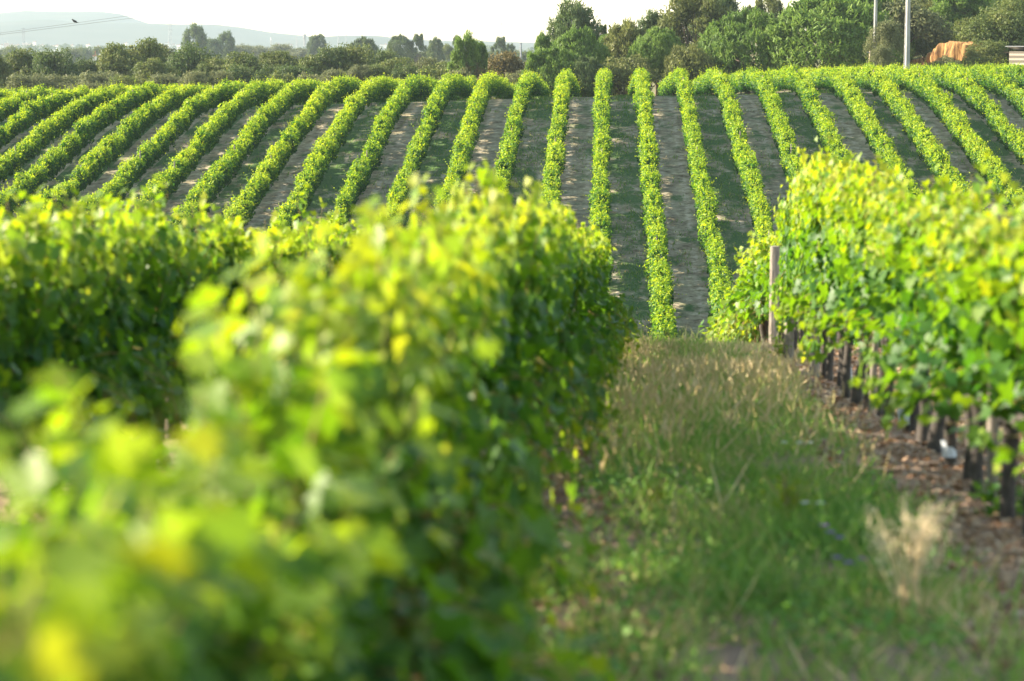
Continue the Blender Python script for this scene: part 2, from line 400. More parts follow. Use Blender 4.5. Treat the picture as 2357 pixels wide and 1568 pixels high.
    return scatter(P, N, S, DIAMOND, T, r=r, wid=r.uniform(.85, 1.25, len(P)))
post_bm = bmesh.new(); bmesh.ops.create_cone(post_bm, cap_ends=True, segments=7, radius1=.045, radius2=.04, depth=1.95)
post_me = bm_mesh('row_post', post_bm, M_post)
def rows():
    for k in range(-21, 15):
        x = ROW0 + PITCH_X * k
        if k < 0: lab = f"trellised vine row on the far slope, {ORD[-k]} to the left of the near-vertical one"
        elif k == 0: lab = "near-vertical vine row on the far slope with a grassy alley on its right"
        else: lab = f"trellised vine row on the far slope, {ORD[k]} to the right of the near-vertical one"
        t = thing('vine_row', lab, 'vine row', (x, Y0, Gs(x, Y0)), 0, 'vine rows on the far slope')
        V, Fa, T = row_foliage(x, Y0, Y1 - (2 if k % 3 == 0 else 0), 1000 + k * 7)
        V = V - np.array([x, Y0, Gs(x, Y0)])
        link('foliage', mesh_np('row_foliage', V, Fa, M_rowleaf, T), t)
        for q in range(6):
            yy = Y0 + 1 + q * 27.5 + (k * 5 % 9)
            if yy > Y1: break
            o = link('post', post_me, t); o.location = (0.02, yy - Y0, Gs(x, yy) + .9 - Gs(x, Y0))
rows()

# green weeds in the alleys of the far slope
def blades(P, h, w, tint, lean=.35, r=rng):
    n = len(P); az = r.uniform(0, 2 * math.pi, n)
    up = norm(np.stack([r.normal(0, lean, n), r.normal(0, lean, n), np.ones(n)], 1))
    N = np.stack([np.cos(az), np.sin(az), np.zeros(n)], 1); N = norm(N - up * (N * up).sum(1, keepdims=True))
    return scatter(P, N, h, BLADE, tint, updir=up, wid=w / h, spin=.05, r=r)
def alley_weeds():
    r = np.random.default_rng(55); n = 230000
    x = r.uniform(-40, 36, n); y = r.uniform(92, 226, n)
    idx = np.floor((x - ROW0) / PITCH_X).astype(int); fr = (x - ROW0) / PITCH_X - idx
    odd = (idx % 2 == 0)
    pat = n2b(x / 2.2 + 11, y / 5.0) * .6 + n2a(x / .8, y / 1.6 + 60) * .5
    dens = np.where(odd, .72 + .7 * pat, -.10 + 1.1 * pat) * np.where(x > -14, 1, .6)
    dens = dens - .5 * (np.abs(np.abs(fr - .5) - .23) < .05)
    keep = (r.random(n) < dens) & (np.abs(fr - .5) < .36)
    x, y, pat = x[keep], y[keep], pat[keep]; n = len(x)
    h = r.uniform(.07, .22, n) * (1 + .9 * np.clip(pat, 0, 1))
    P = np.stack([x, y, G(x, y) - .01], 1)
    V, Fa, T = blades(P, h, r.uniform(.03, .07, n), np.clip(r.normal(.26, .18, n) + .5 * (r.random(n) < .10) + .45 * (~odd[keep]) * (r.random(n) < .35), 0, .97), .5, r)
    stuff(link('alley_weeds', mesh_np('alley_weeds', V, Fa, M_grass, T)), 'low dark green weeds growing between the far vine rows', 'weeds')
alley_weeds()

# ------------------------------------------------------------------ near grapevines (individual plants)
def make_vine(seed, height=1.0, nshoot=46, tall=0, skirt=.35, low=.10, rise=0):
    """parts around the plant's foot; row runs along y"""
    r = np.random.default_rng(seed); P, N, S, T = [], [], [], []; canes = []
    for k in range(nshoot + tall):
        y0 = r.uniform(-.60, .60); x0 = r.normal(0, .05); z0 = r.uniform(.52, .80) + rise
        side = r.choice([-1, 1]); droop = r.random() < skirt; t_ = k >= nshoot
        L = (r.uniform(.85, 1.25) if not droop else r.uniform(.55, .95)) * height
        if t_: L = r.uniform(1.45, 1.75) * height; droop = False
        out = r.uniform(.1, .42) if not droop else r.uniform(.5, .8)
        m = max(7, int(L / .075)); s = np.linspace(0, 1, m)
        wob = r.normal(0, .05, 2)
        if droop:
            z = z0 + L * (.55 * s - 1.05 * s ** 2) ; x = x0 + side * L * out * np.sin(s * 1.5)
        else:
            z = z0 + L * (s - .10 * s ** 2 - (.22 * out) * s ** 3); x = x0 + side * (L * out * s * .62 - .06 * s) * (1 if not t_ else .5)
        y = y0 + r.normal(0, .18) * s * L + wob[0] * np.sin(s * 6); x = x + wob[1] * np.sin(s * 5)
        z = np.maximum(z, low + .1 * r.random())
        pts = np.stack([x, y, z], 1); canes.append((pts, np.linspace(.0055, .002, m)))
        for i in range(1, m):
            for rep in range(2 if r.random() < .55 else 1):
                d = r.normal(0, 1, 3); d[0] += side * .8; d[2] += .1; d /= np.linalg.norm(d)
                P.append(pts[i] + d * r.uniform(.05, .11)); nn = r.normal(0, .55, 3); nn[0] += side * .75 * (1 if abs(pts[i, 0]) > .1 else .4); nn[2] += .45; N.append(nn)
                S.append(r.uniform(.095, .145) * (1 - .45 * s[i] ** 3))
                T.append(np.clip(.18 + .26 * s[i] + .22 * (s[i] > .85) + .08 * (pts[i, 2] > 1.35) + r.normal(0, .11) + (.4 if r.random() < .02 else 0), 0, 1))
    P, N, S, T = map(np.array, (P, N, S, T))
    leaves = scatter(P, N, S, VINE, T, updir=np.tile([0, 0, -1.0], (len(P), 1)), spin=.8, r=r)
    cn = joinp([tube(p, q, 4, 0, r) for p, q in canes])
    z = np.array([-.08, .0, .12, .28, .44, .58, .68])
    tp = np.stack([np.cumsum(r.normal(0, .016, 7)), np.cumsum(r.normal(0, .02, 7)), z], 1)
    tk = [tube(tp, np.array([.062, .056, .046, .043, .045, .052, .05]) * r.uniform(.85, 1.1), 8, .16, r)]
    for sg in (-1, 1):
        yy = np.linspace(0, sg * .56, 7)
        tk.append(tube(np.stack([tp[-1, 0] + r.normal(0, .012, 7), tp[-1, 1] + yy, .66 + .05 * np.sin(np.linspace(0, 2, 7)) + r.normal(0, .01, 7)], 1), np.linspace(.038, .018, 7), 7, .18, r))
    return leaves, cn, joinp(tk)
protos = []
def proto(seed, **kw):
    lv, cn, tk = make_vine(seed, **kw)
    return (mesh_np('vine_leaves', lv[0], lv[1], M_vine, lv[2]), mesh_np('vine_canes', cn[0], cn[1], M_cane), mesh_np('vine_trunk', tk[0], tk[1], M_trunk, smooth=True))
NEAT = [proto(930 + i, skirt=.08, low=.70, rise=.20) for i in range(5)]
BUSHY = [proto(990 + i, nshoot=80, skirt=.45, low=.1) for i in range(5)]
LEFT = [proto(970 + i, skirt=.36, low=.12) for i in range(5)]
PROT = [proto(900 + i) for i in range(6)] + [proto(950 + i, tall=4, skirt=.15, low=.4) for i in range(2)]
guard_bm = bmesh.new(); bmesh.ops.create_cone(guard_bm, cap_ends=False, segments=9, radius1=.048, radius2=.052, depth=.13)
guard_me = bm_mesh('vine_guard', guard_bm, M_guard)
HEAD = -.0162                                     # the near rows head a touch to the right of the far ones
def rowpos(lat, d): return lat + .0162 * d, d
def near_row(lat, d0, d1, step, hfun, lab, group, seed, wfun=lambda d: 1.0, tall=(), guards=(), skip=(), prots='wild'):
    r = np.random.default_rng(seed); ds = np.arange(d1, d0, -step)
    for i, d in enumerate(ds):
        if i in skip: continue
        d = d + r.normal(0, .05); x, y = rowpos(lat + r.normal(0, .03), d)
        pr = PROT[6 + i % 2] if i in tall else (NEAT if prots == 'neat' and d < 37 else (BUSHY if d < 9 else LEFT) if prots == 'left' else BUSHY if prots == 'bushy' else PROT)[r.integers(0, 5)]
        t = thing('grapevine', lab.format(ORD[i + 1]), 'grapevine', (x, y, Gs(x, y)), HEAD + (math.pi if r.random() < .5 else 0), group)
        t.scale = (wfun(d), 1.05, hfun(d) * r.uniform(.95, 1.05))
        link('foliage', pr[0], t); link('canes', pr[1], t); link('trunk', pr[2], t)
        if i in guards:
            g = link('trunk_guard', guard_me, t); g.location = (0, 0, .13); g.rotation_euler = (r.normal(0, .12), r.normal(0, .12), 0)
hL1 = lambda d: np.interp(d, [0, 2.6, 3.7, 4.5, 5.3, 6.2, 8, 12, 16, 26, 32, 36], [.76, .73, .68, .56, .64, .82, .88, .98, 1.0, .97, .92, .80])
hR1 = lambda d: np.interp(d, [8, 14, 20, 27, 32, 36, 39, 42, 47], [.86, .88, 1.0, 1.28, 1.15, 1.0, 1.0, 1.02, .95])
near_row(-.86, 1.5, 35.6, 1.1, hL1, 'out-of-focus grapevine in the row just left of the path, {} plant from its far end', 'grapevines in the row left of the path', 21, wfun=lambda d: np.interp(d, [2, 5, 7, 9, 14, 30], [1.2, 1.1, .95, .80, .80, 1.0]), prots='left', tall=(30,))
near_row(-3.57, 10.5, 34.5, 1.1, lambda d: np.interp(d, [10, 16, 30, 36], [.95, .95, .95, .85]), 'shaded grapevine in the second row left of the path, {} plant from its far end', 'grapevines in the second row left of the path', 22, prots='bushy', tall=(9, 15))
near_row(2.03, 9.5, 46.5, .95, hR1, 'sunlit grapevine in the row right of the path, {} plant from its far end', 'grapevines in the row right of the path', 23,
         wfun=lambda d: np.interp(d, [26, 29, 36, 38, 42, 46], [1.0, .7, .7, 1.3, 1.6, 1.6]), tall=(17, 20, 26, 33), prots='neat', skip=(11, 12, 13), guards=(18, 23, 29, 32))

# trellis posts and wires of the near rows
def vpost(lat, d, h, rad, m, label, tilt=0):
    x, y = rowpos(lat, d); bm = bmesh.new()
    bmesh.ops.create_cone(bm, cap_ends=True, segments=10, radius1=rad, radius2=rad * .92, depth=h + .3)
    for v in bm.verts: v.co.z += (h + .3) / 2 - .3
    bmesh.ops.bisect_plane(bm, geom=bm.verts[:] + bm.edges[:] + bm.faces[:], plane_co=(0, 0, h * .5), plane_no=(0, 0, 1))
    o = link('vineyard_post', bm_mesh('vineyard_post', bm, m)); o.location = (x, y, Gs(x, y)); o.rotation_euler = (0, tilt, 0)
    return tag(o, label, 'post', 'wooden posts of the near vine rows')
vpost(1.90, 36.0, 1.52, .08, M_post, 'tall grey wooden post standing clear at the far end of the right vine row', .0)
vpost(1.80, 30.5, .78, .07, M_post, 'wooden post with a sunlit edge under the right row, nearest the tall grey post', 0)
vpost(1.90, 27.2, .8, .06, M_post, 'pale thin post between the vine trunks of the right row', -.02)
vpost(1.96, 21.0, 1.7, .03, M_post, 'slim pale stake beside the dark trunks halfway along the right row', .05)
vpost(1.96, 13.6, 1.7, .035, M_post, 'pale stake among the nearest trunks of the right row', 0)
vpost(-1.0, 4.35, 1.0, .03, M_postbrown, 'brown blurred post showing through a gap in the left vine row', .04)
def trellis_wire(lat, d0, d1, h, label):
    ds = np.arange(d0, d1, 1.0); x = lat + .0162 * ds; z = G(x, ds) + h
    V, Fa, _ = tube(np.stack([x, ds, z], 1), .0025, 4)
    tag(link('trellis_wire', mesh_np('trellis_wire', V, Fa, M_wire)), label, 'wire', 'trellis wires of the near rows')
trellis_wire(2.03, 8, 42, .66, 'low fruiting wire along the trunks of the right vine row')
trellis_wire(-.77, 1, 35, .66, 'low fruiting wire along the trunks of the left vine row')

# ------------------------------------------------------------------ path: grass, litter, weeds, flowers
def lane(lat_lo, lat_hi, d0, d1, n, r):
    d = 1 / (1 / d0 - r.random(n) * (1 / d0 - 1 / d1)) if False else d0 + (d1 - d0) * r.random(n) ** 1.25
    lat = r.uniform(lat_lo, lat_hi, n); return lat + .0162 * d, d, lat
def path_grass():
    r = np.random.default_rng(61)
    x, y, lat = lane(-.55, 1.75, 5.5, 37, 120000, r)
    pat = n2a(x / .5 + 5, y / .9) * .5 + n2b(x / .22, y / .35 + 9) * .4
    edge = 1 - np.clip(np.abs(lat - .62 + .12 * n2a(y / 1.5, y * 0)) / 1.0, 0, 1) ** 2.2
    keep = r.random(len(x)) < edge * (.50 + .95 * pat); x, y, lat, pat = x[keep], y[keep], lat[keep], pat[keep]; n = len(x)
    P = np.stack([x, y, G(x, y) - .01], 1)
    h = r.uniform(.05, .17, n) * (1 + .5 * pat) + np.where(r.random(n) < .05, r.uniform(.1, .3, n), 0)
    tint = np.clip(r.normal(.34, .16, n) + .32 * n2a(x / .7 + 20, y / 1.6) - .1 * pat + .40 * (r.random(n) < .16) + .15 * (y < 10) + .25 * sst(y, 17, 28) * (n2b(x / .6, y / 1.2) > -.1) * r.random(n), 0, 1)
    A = blades(P, h, r.uniform(.007, .016, n), tint, .75, r)
    x, y, lat = lane(-.35, 1.45, 13, 34, 15000, r)                         # tall seeding grass towards the far end
    k2 = r.random(len(x)) < (.25 + .8 * np.clip(n2a(x / .35 + 30, y / 1.1), -.2, 1)) * sst(y, 13, 22); x, y = x[k2], y[k2]; n = len(x)
    P = np.stack([x, y, G(x, y) - .01], 1); hh = r.uniform(.18, .50, n) * (1 - .78 * sst(y, 22, 30))
    B = blades(P, hh, r.uniform(.006, .012, n), np.clip(r.normal(.58, .2, n), .1, .95), .32, r)
    Pt = P + np.stack([r.normal(0, .06, n), r.normal(0, .06, n), hh * .95], 1)
    Cc = blades(Pt - [0, 0, .06], r.uniform(.07, .13, n), r.uniform(.012, .022, n), np.clip(r.normal(.84, .08, n), .5, 1), .4, r)
    x, y, lat = lane(-.9, 2.2, 29.5, 36, 7000, r)                            # dry straw on the brow, out in the sun
    P = np.stack([x, y, G(x, y) - .01], 1); n = len(x)
    Dd = blades(P, r.uniform(.04, .11, n) * (1 + 2.2 * np.clip(n2a(x / .3 + 3, y / .5), 0, 1)), r.uniform(.007, .014, n), np.clip(r.normal(.86, .08, n), .5, 1), .5, r)
    x, y, lat = lane(-.6, 1.5, 5.5, 30, 26000, r)                            # low broad-leaved weeds in patches
    k2 = r.random(len(x)) < np.clip(n2b(x / .4 + 77, y / .8) * 1.6 - .1, 0, 1); x, y = x[k2], y[k2]; n = len(x)
    P = np.stack([x, y, G(x, y) + r.uniform(.02, .13, n)], 1)
    E = scatter(P, r.normal(0, .5, (n, 3)) + [0, 0, .8], r.uniform(.02, .05, n), DIAMOND, np.clip(r.normal(.12, .14, n), 0, .6), r=r)
    V, Fa, T = joinp([A, B, Cc, Dd, E])
    stuff(link('path_grass', mesh_np('path_grass', V, Fa, M_grass, T)), 'green and straw coloured grass strip along the path between two vine rows', 'grass')
path_grass()
def litter():
    r = np.random.default_rng(62)
    a = lane(1.2, 3.4, 6, 38, 16000, r); b = lane(-1.2, .15, 4, 36, 9000, r)
    x = np.concatenate([a[0], b[0]]); y = np.concatenate([a[1], b[1]]); n = len(x)
    P = np.stack([x, y, G(x, y) + .012], 1); N = np.stack([r.normal(0, .45, n), r.normal(0, .45, n), np.ones(n)], 1)
    m = leaf_mat('dry_leaf', [(0, (.14, .08, .05)), (.5, (.30, .18, .11)), (1, (.50, .38, .28))], [(0, (.2, .1, .05)), (1, (.4, .25, .12))], .15, .8, .1)
    V, Fa, T = scatter(P, N, r.uniform(.025, .075, n), DIAMOND, r.random(n), r=r)
    stuff(link('leaf_litter', mesh_np('leaf_litter', V, Fa, m, T)), 'dry reddish leaf litter strewn on the soil under the vines', 'litter')
litter()
M_sunstraw = leaf_mat('straw_head', [(0, (.7, .56, .34)), (1, (.86, .74, .52))], [(0, (.7, .55, .3)), (1, (.85, .7, .45))], .35, .7, .2)  # pale straw, brightened in colour to stand in for sunlight on the weed
def weed(name, px, py, D, h, spread, n, tint, label, cat, leafy=True, group=None, seedheads=0, mat=None, hw=.05, straw=False):
    """a single path plant: stems part and leaves part, foot on the ground"""
    r = np.random.default_rng(int(px + py)); d = ray(px, py); x, y = d.x * D, D
    t = thing(name, label, cat, (x, y, Gs(x, y)), 0, group)
    st, P, N, S, T = [], [], [], [], []; heads = []
    for k in range(n):
        tip = np.array([r.normal(0, spread), r.normal(0, spread), h * r.uniform(.7, 1.05)]); s = np.linspace(0, 1, 6)[:, None]
        b0 = np.array([r.normal(0, spread * .2), r.normal(0, spread * .2), -.02])
        pts = b0 + (tip - b0) * np.concatenate([s ** 1.5, s ** 1.5, s], 1); st.append(tube(pts, np.linspace(.004, .0018, 6), 4, 0, r)); heads.append(pts[-1])
        if leafy:
            for q in range(9):
                f = r.uniform(.15, 1); i = int(f * 5); p = pts[i] + r.normal(0, hw, 3); P.append(p); N.append(r.normal(0, .6, 3) + [0, 0, .6]); S.append(hw * r.uniform(.8, 1.5)); T.append(np.clip(tint + r.normal(0, .1), 0, 1))
    sm = M_sunstraw if straw else M_grass
    q = joinp(st); link('stems', mesh_np('weed_stems', q[0], q[1], sm, np.full(len(q[0]), tint)), t)
    if P:
        V, Fa, T2 = scatter(np.array(P), np.array(N), np.array(S), DIAMOND, np.array(T), r=r, wid=.8)
        link('leaves', mesh_np('weed_leaves', V, Fa, M_vine if tint < .75 else M_sunstraw, T2), t)
    if seedheads:
        hd = []
        for p in heads:
            m = 60; f = r.random(m); dr = norm(np.array([p[0], p[1], .05])); ax = p + np.outer(f, [dr[0] * .05, dr[1] * .05, .045]) - np.outer(f ** 2, [0, 0, .05]) - np.outer(1 - f, [0, 0, .09])
            V, Fa, T2 = scatter(ax + r.normal(0, 1, (m, 3)) * (seedheads * (1.1 - .7 * np.abs(f - .5)))[:, None], r.normal(0, 1, (m, 3)), r.uniform(.5, 1.0, m) * seedheads, DIAMOND, r.uniform(.3, 1, m), r=r, wid=.6)
            link('seed_head', mesh_np('seed_head', V, Fa, M_sunstraw, T2), t)
    return t
weed('dry_weed', 2087, 1330, 9.7, .46, .08, 24, .97, 'tall straw coloured dry weed with feathery seed heads at the right edge of the path', 'dry weed', leafy=True, seedheads=.017, hw=.015, straw=True)
weed('bright_weed', 1810, 1170, 12.6, .30, .09, 22, .68, 'bright yellow-green leafy weed tinted as if sunlit in the middle of the path', 'weed', hw=.03)  # sun flecks put into the raised yellow-green tint, also on the next weed
weed('bright_weed', 1510, 1150, 13.0, .25, .07, 12, .66, 'small yellow-green weed left of the brightest weed on the path', 'weed', hw=.025)
weed('leafy_shoot', 1795, 830, 30.5, .40, .10, 12, .60, 'young leafy vine shoot growing at the foot of the tall grey post', 'shoot', hw=.05)
weed('leafy_plant', 2310, 1180, 13.4, .20, .12, 18, .18, 'low dark green leafy plant at the foot of the nearest right vines', 'plant', hw=.05)
weed('leafy_plant', 2080, 1230, 11.6, .14, .16, 16, .25, 'low green weed on the soil edge right of the path', 'plant', hw=.035)
weed('leafy_plant', 1260, 1330, 10.0, .16, .16, 20, .12, 'dark green weed at the left edge of the path below the vines', 'plant', hw=.035)
weed('leafy_plant', 1330, 1480, 8.6, .14, .18, 18, .18, 'dark green weed nearest the camera on the left edge of the path', 'plant', hw=.03)
def flower(px, py, D, h, rad, m, label, group):
    r = np.random.default_rng(int(px * 3 + py)); d = ray(px, py); x, y = d.x * D, D
    t = thing('wildflower', label, 'flower', (x, y, Gs(x, y)), 0, group)
    V, Fa, T = tube(np.array([[0, 0, -.02], [.01, 0, h * .5], [.015, .01, h]]), [.003, .0025, .002], 4); link('stem', mesh_np('flower_stem', V, Fa, M_grass, T * .4), t)
    a = np.arange(9) / 9 * 2 * math.pi; dd = np.stack([np.cos(a), np.sin(a), np.full(9, .35)], 1)
    V, Fa, T = scatter(np.array([.015, .01, h]) + dd * rad * .6, np.stack([np.cos(a) * -.3, np.sin(a) * -.3, np.ones(9)], 1), np.full(9, rad * 1.3), DIAMOND, np.ones(9), updir=dd, spin=.1, r=r)
    link('petals', mesh_np('flower_petals', V, Fa, m), t)
for i, (px, py) in enumerate([(1890, 1170), (1905, 1190), (1925, 1205), (1918, 1258), (1945, 1270), (1978, 1260)]):
    flower(px, py + 40, 11.2 - (py - 1170) * .012, .16, .022, M_purple, f'small purple wildflower beside the dry weed, {ORD[i + 1]} from the left of its patch', 'purple wildflowers')
for i, (px, py) in enumerate([(1800, 985), (1835, 975), (1860, 990), (1845, 1200), (1880, 1215)]):
    flower(px, py + 50, 15.5 if py < 1100 else 11.6, .22, .020, M_daisy, f'small white wildflower right of the path middle, {ORD[i + 1]} from the top', 'white wildflowers')
for i, (px, py) in enumerate([(1640, 1190), (1610, 1220), (1435, 1250), (1515, 1245)]):
    flower(px, py + 30, 11.8, .18, .018, M_yellowf, f'small yellow wildflower in the path grass, {ORD[i + 1]} of its scattered patch', 'yellow wildflowers')

# ------------------------------------------------------------------ trees
def crown_lobes(r, nl, squash=.8, base=.25, flat=0):
    """lobe centres in a unit crown (radius 1, height 0..1)"""
    L = []
    for k in range(nl):
        a = r.uniform(0, 2 * math.pi); u = r.random() ** .5; hi = (1 - u ** 3.2) ** .6 * .66
        z = base + .10 + (.84 - base) * (hi * r.uniform(.55, 1) + .16 * r.random()) / .80
        L.append([u * .80 * math.cos(a), u * .80 * math.sin(a), min(z, .80), r.uniform(.20, .36)])
    L.append([0, 0, .66, .36])
    return np.array(L)
def broadleaf(seed, nleaf, nl, leaf, airy=0, base=.22):
    r = np.random.default_rng(seed); L = crown_lobes(r, nl, base=base)
    w = L[:, 3] ** 2; k = r.choice(len(L), nleaf, p=w / w.sum())
    d = norm(r.normal(0, 1, (nleaf, 3)) + [0, 0, .35]); rr = np.where(r.random(nleaf) < .7, r.uniform(.82, 1.05, nleaf), r.uniform(.3, .9, nleaf))
    sub = 1 + .22 * np.sin(d[:, 0] * 9 + k) * np.sin(d[:, 1] * 8 + k * 2) + .15 * np.sin(d[:, 2] * 13 + k * 3)
    P = L[k, :3] + d * (L[k, 3] * rr * sub)[:, None] * [1, 1, .58]
    if airy: keep = np.sin(P[:, 0] * 14 + seed) * np.sin(P[:, 1] * 13) * np.sin(P[:, 2] * 19) > -.25 + .12 * airy; P, d, k = P[keep], d[keep], k[keep]
    n = len(P); N = d + r.normal(0, .6, (n, 3)); lt = r.uniform(-.16, .16, len(L))
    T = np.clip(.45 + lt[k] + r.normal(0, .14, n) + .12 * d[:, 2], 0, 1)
    return P, N, T, L, r
def pine_dome(seed, ntuft, per, low=.0):
    """dense stone pine: a dome closed with upright needle candles"""
    r = np.random.default_rng(seed); a = r.uniform(0, 2 * math.pi, ntuft); b = r.random(ntuft) ** .8
    ph = b * math.pi * .62; nzz = Noise2(seed)
    lump = 1 + .09 * nzz(a * 1.6 + 9, ph * 3) + .07 * nzz(a * 4 + 3, ph * 8)
    C = np.stack([np.sin(ph) * np.cos(a), np.sin(ph) * np.sin(a), .36 + .58 * np.cos(ph)], 1) * lump[:, None]
    out = norm(np.stack([np.sin(ph) * np.cos(a), np.sin(ph) * np.sin(a), np.cos(ph) + .05], 1)); ax = norm(out * .7 + [0, 0, .9])
    k = np.repeat(np.arange(ntuft), per); n = len(k)
    tl = r.uniform(.07, .15, ntuft); f = r.random(n)
    sc = r.normal(0, .022, (n, 3)); P = C[k] + ax[k] * (f * tl[k])[:, None] * [1, 1, .7] + sc
    N = r.normal(0, .7, (n, 3)) + out[k] * .6
    lt = .12 * nzz(a * 2.2 + 70, ph * 5 + 9)
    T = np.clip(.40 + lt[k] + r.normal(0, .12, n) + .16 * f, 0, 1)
    return P, N, T, ax[k] + r.normal(0, .25, (n, 3)), r
def tall_pine(seed, nl, per, base=.28, spread=1.0):
    """open pine: tiers of needle clumps at the ends of rising limbs"""
    r = np.random.default_rng(seed); Cs, Rr = [], []
    for i in range(nl):
        z = base + (1 - base) * ((i + r.random()) / nl); tt = (z - base) / (1 - base); w = spread * math.sqrt(max(.06, 1 - ((tt - .38) / .66) ** 2)) * r.uniform(.3, 1) ** .7
        a = i * 2.4 + r.uniform(-.5, .5); Cs.append([w * math.cos(a) * .85, w * math.sin(a) * .85, z * .94]); Rr.append(r.uniform(.15, .27))
    Cs, Rr = np.array(Cs), np.array(Rr); k = np.repeat(np.arange(nl), per); n = len(k)
    d = norm(r.normal(0, 1, (n, 3)) + [0, 0, .35]); rr = r.uniform(.5, 1.1, n)
    sub = 1 + .3 * np.sin(d[:, 0] * 11 + k * 2) * np.sin(d[:, 2] * 10 + k)
    P = Cs[k] + d * (Rr[k] * rr * sub)[:, None] * [1, 1, .5]; N = r.normal(0, .8, (n, 3)) + d * .5
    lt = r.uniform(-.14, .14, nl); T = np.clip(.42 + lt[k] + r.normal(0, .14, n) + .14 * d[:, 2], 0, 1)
    return P, N, T, norm(d * .6 + [0, 0, .9]) + r.normal(0, .3, (n, 3)), np.column_stack([Cs, Rr]), r
def limbs(targets, H, Rx, r, trunk_r, fork=.3):
    parts = []; m = 8; z = np.linspace(-.03, 1, m); top = fork + .25
    bx, by = np.cumsum(r.normal(0, .02, m)), np.cumsum(r.normal(0, .02, m))
    pts = np.stack([bx * Rx, by * Rx, z * top * H], 1); parts.append(tube(pts, np.linspace(trunk_r, trunk_r * .45, m), 8, .08, r))
    for t in targets:
        s = np.linspace(0, 1, 6)[:, None]; st = pts[min(m - 1, 3 + int(r.integers(0, 4)))]; en = np.array([t[0] * Rx, t[1] * Rx, t[2] * H * .96])
        q = st + (en - st) * np.concatenate([s, s, s ** 1.3], 1) + r.normal(0, .015 * Rx, (6, 3)); q[0] = st
        parts.append(tube(q, np.linspace(trunk_r * .42, trunk_r * .10, 6), 5, 0, r))
    return joinp(parts)
# each prototype is built for a real height H and crown radius Rx (metres) and copied at other sizes
TP = {}
def add_proto(key, kind, H, Rx, mat, seed, **kw):
    if kind == 'broad':
        P, N, T, L, r = broadleaf(seed, kw['n'], kw['nl'], kw['leaf'], kw.get('airy', 0), kw.get('base', .2)); up = None; shape = DIAMOND; sz = r.uniform(.7, 1.3, len(P)) * kw['leaf']; wid = 1.0; spin = math.pi
        tg = L[:9]
    elif kind == 'dome':
        P, N, T, up, r = pine_dome(seed, kw['n'], kw['per']); shape = NEEDLE; sz = r.uniform(.7, 1.3, len(P)) * kw['leaf']; wid = .30; spin = .2; tg = [[.5, .2, .55], [-.5, .1, .5], [0, -.5, .5], [.1, .5, .55]]
    else:
        P, N, T, up, L, r = tall_pine(seed, kw['nl'], kw['per'], kw.get('base', .28), kw.get('spread', 1.0)); shape = NEEDLE; sz = r.uniform(.7, 1.3, len(P)) * kw['leaf']; wid = .34; spin = .4; tg = L
    P = P * [Rx, Rx, H]
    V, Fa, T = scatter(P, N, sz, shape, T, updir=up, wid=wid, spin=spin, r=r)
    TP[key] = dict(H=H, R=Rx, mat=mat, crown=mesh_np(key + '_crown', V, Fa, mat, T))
    q = limbs(tg, H, Rx, r, kw.get('tr', .22)); TP[key]['trunk'] = mesh_np(key + '_trunk', q[0], q[1], M_bark, smooth=True)
add_proto('oak_a', 'broad', 9, 5.5, M_oak, 301, base=.1, n=17000, nl=30, leaf=.30, tr=.3)
add_proto('oak_b', 'broad', 9, 5.5, M_oakdark, 302, base=.1, n=17000, nl=34, leaf=.30, tr=.3)
add_proto('oak_c', 'broad', 9, 5.0, M_oak, 303, n=15000, nl=22, leaf=.28, airy=1.2, tr=.28)
add_proto('oak_d', 'broad', 8, 5.5, M_olive, 304, n=15000, nl=34, leaf=.24, base=.1, tr=.25)
add_proto('bush', 'broad', 5, 4.5, M_olive, 305, n=13000, nl=30, leaf=.22, base=.02, tr=.15)
add_proto('dome_a', 'dome', 9, 5.2, M_pine, 311, n=1900, per=11, leaf=.42, tr=.3)
add_proto('dome_b', 'dome', 9, 5.2, M_pine, 312, n=1700, per=12, leaf=.45, tr=.3)
add_proto('pine_a', 'tall', 14, 4.2, M_pinedark, 321, nl=52, per=330, leaf=.42, base=.3, tr=.26)
add_proto('pine_b', 'tall', 12, 4.5, M_pineolive, 322, nl=46, per=380, leaf=.42, base=.12, tr=.26)
add_proto('pine_c', 'tall', 11, 3.6, M_pine, 323, nl=40, per=330, leaf=.42, base=.2, tr=.22)
add_proto('pine_d', 'tall', 14, 4.0, M_pinedark, 324, nl=20, per=420, leaf=.42, base=.48, tr=.24)
NAMES = {'oak_a': 'oak_tree', 'oak_b': 'oak_tree', 'oak_c': 'oak_tree', 'oak_d': 'olive_tree', 'bush': 'bush', 'dome_a': 'stone_pine', 'dome_b': 'stone_pine',
         'pine_a': 'pine_tree', 'pine_b': 'pine_tree', 'pine_c': 'pine_tree', 'pine_d': 'pine_tree'}
def tree(key, px, ytop, wpx, D, label, mat=None, ext=0, group=None, drop=0):
    """crown centred at px, top at ytop, wpx wide, D metres out; stands on the terrain there"""
    q = TP[key]; d = ray(px, ytop); x, y = d.x * D, D; gz = Gs(x, y) - drop; H = d.z * D - gz + ext
    t = thing(NAMES[key], label, 'bush' if key == 'bush' else 'tree', (x, y, gz), random.uniform(0, 6.28), group)
    s = wpx * (1.48 if D < 320 and q['crown'].name[:3] in ('oak', 'bus') else 1.26 if D < 320 else 1.12) / F * D / 2 / q['R']; t.scale = (s, s, H / q['H'])
    c = link('crown', q['crown'], t)
    asp = {'oak': 1.15, 'bus': 1.1, 'dom': .95, 'pin': 1.45}[key[:3]]
    if key in ('pine_c',): asp = 2.0
    f = min(1.0, asp * 2 * s * q['R'] / H); c.scale = (1, 1, f); c.location = (0, 0, q['H'] * (1 - f))
    if mat: c.material_slots[0].link = 'OBJECT'; c.material_slots[0].material = mat
    link('trunk', q['trunk'], t)
    return t
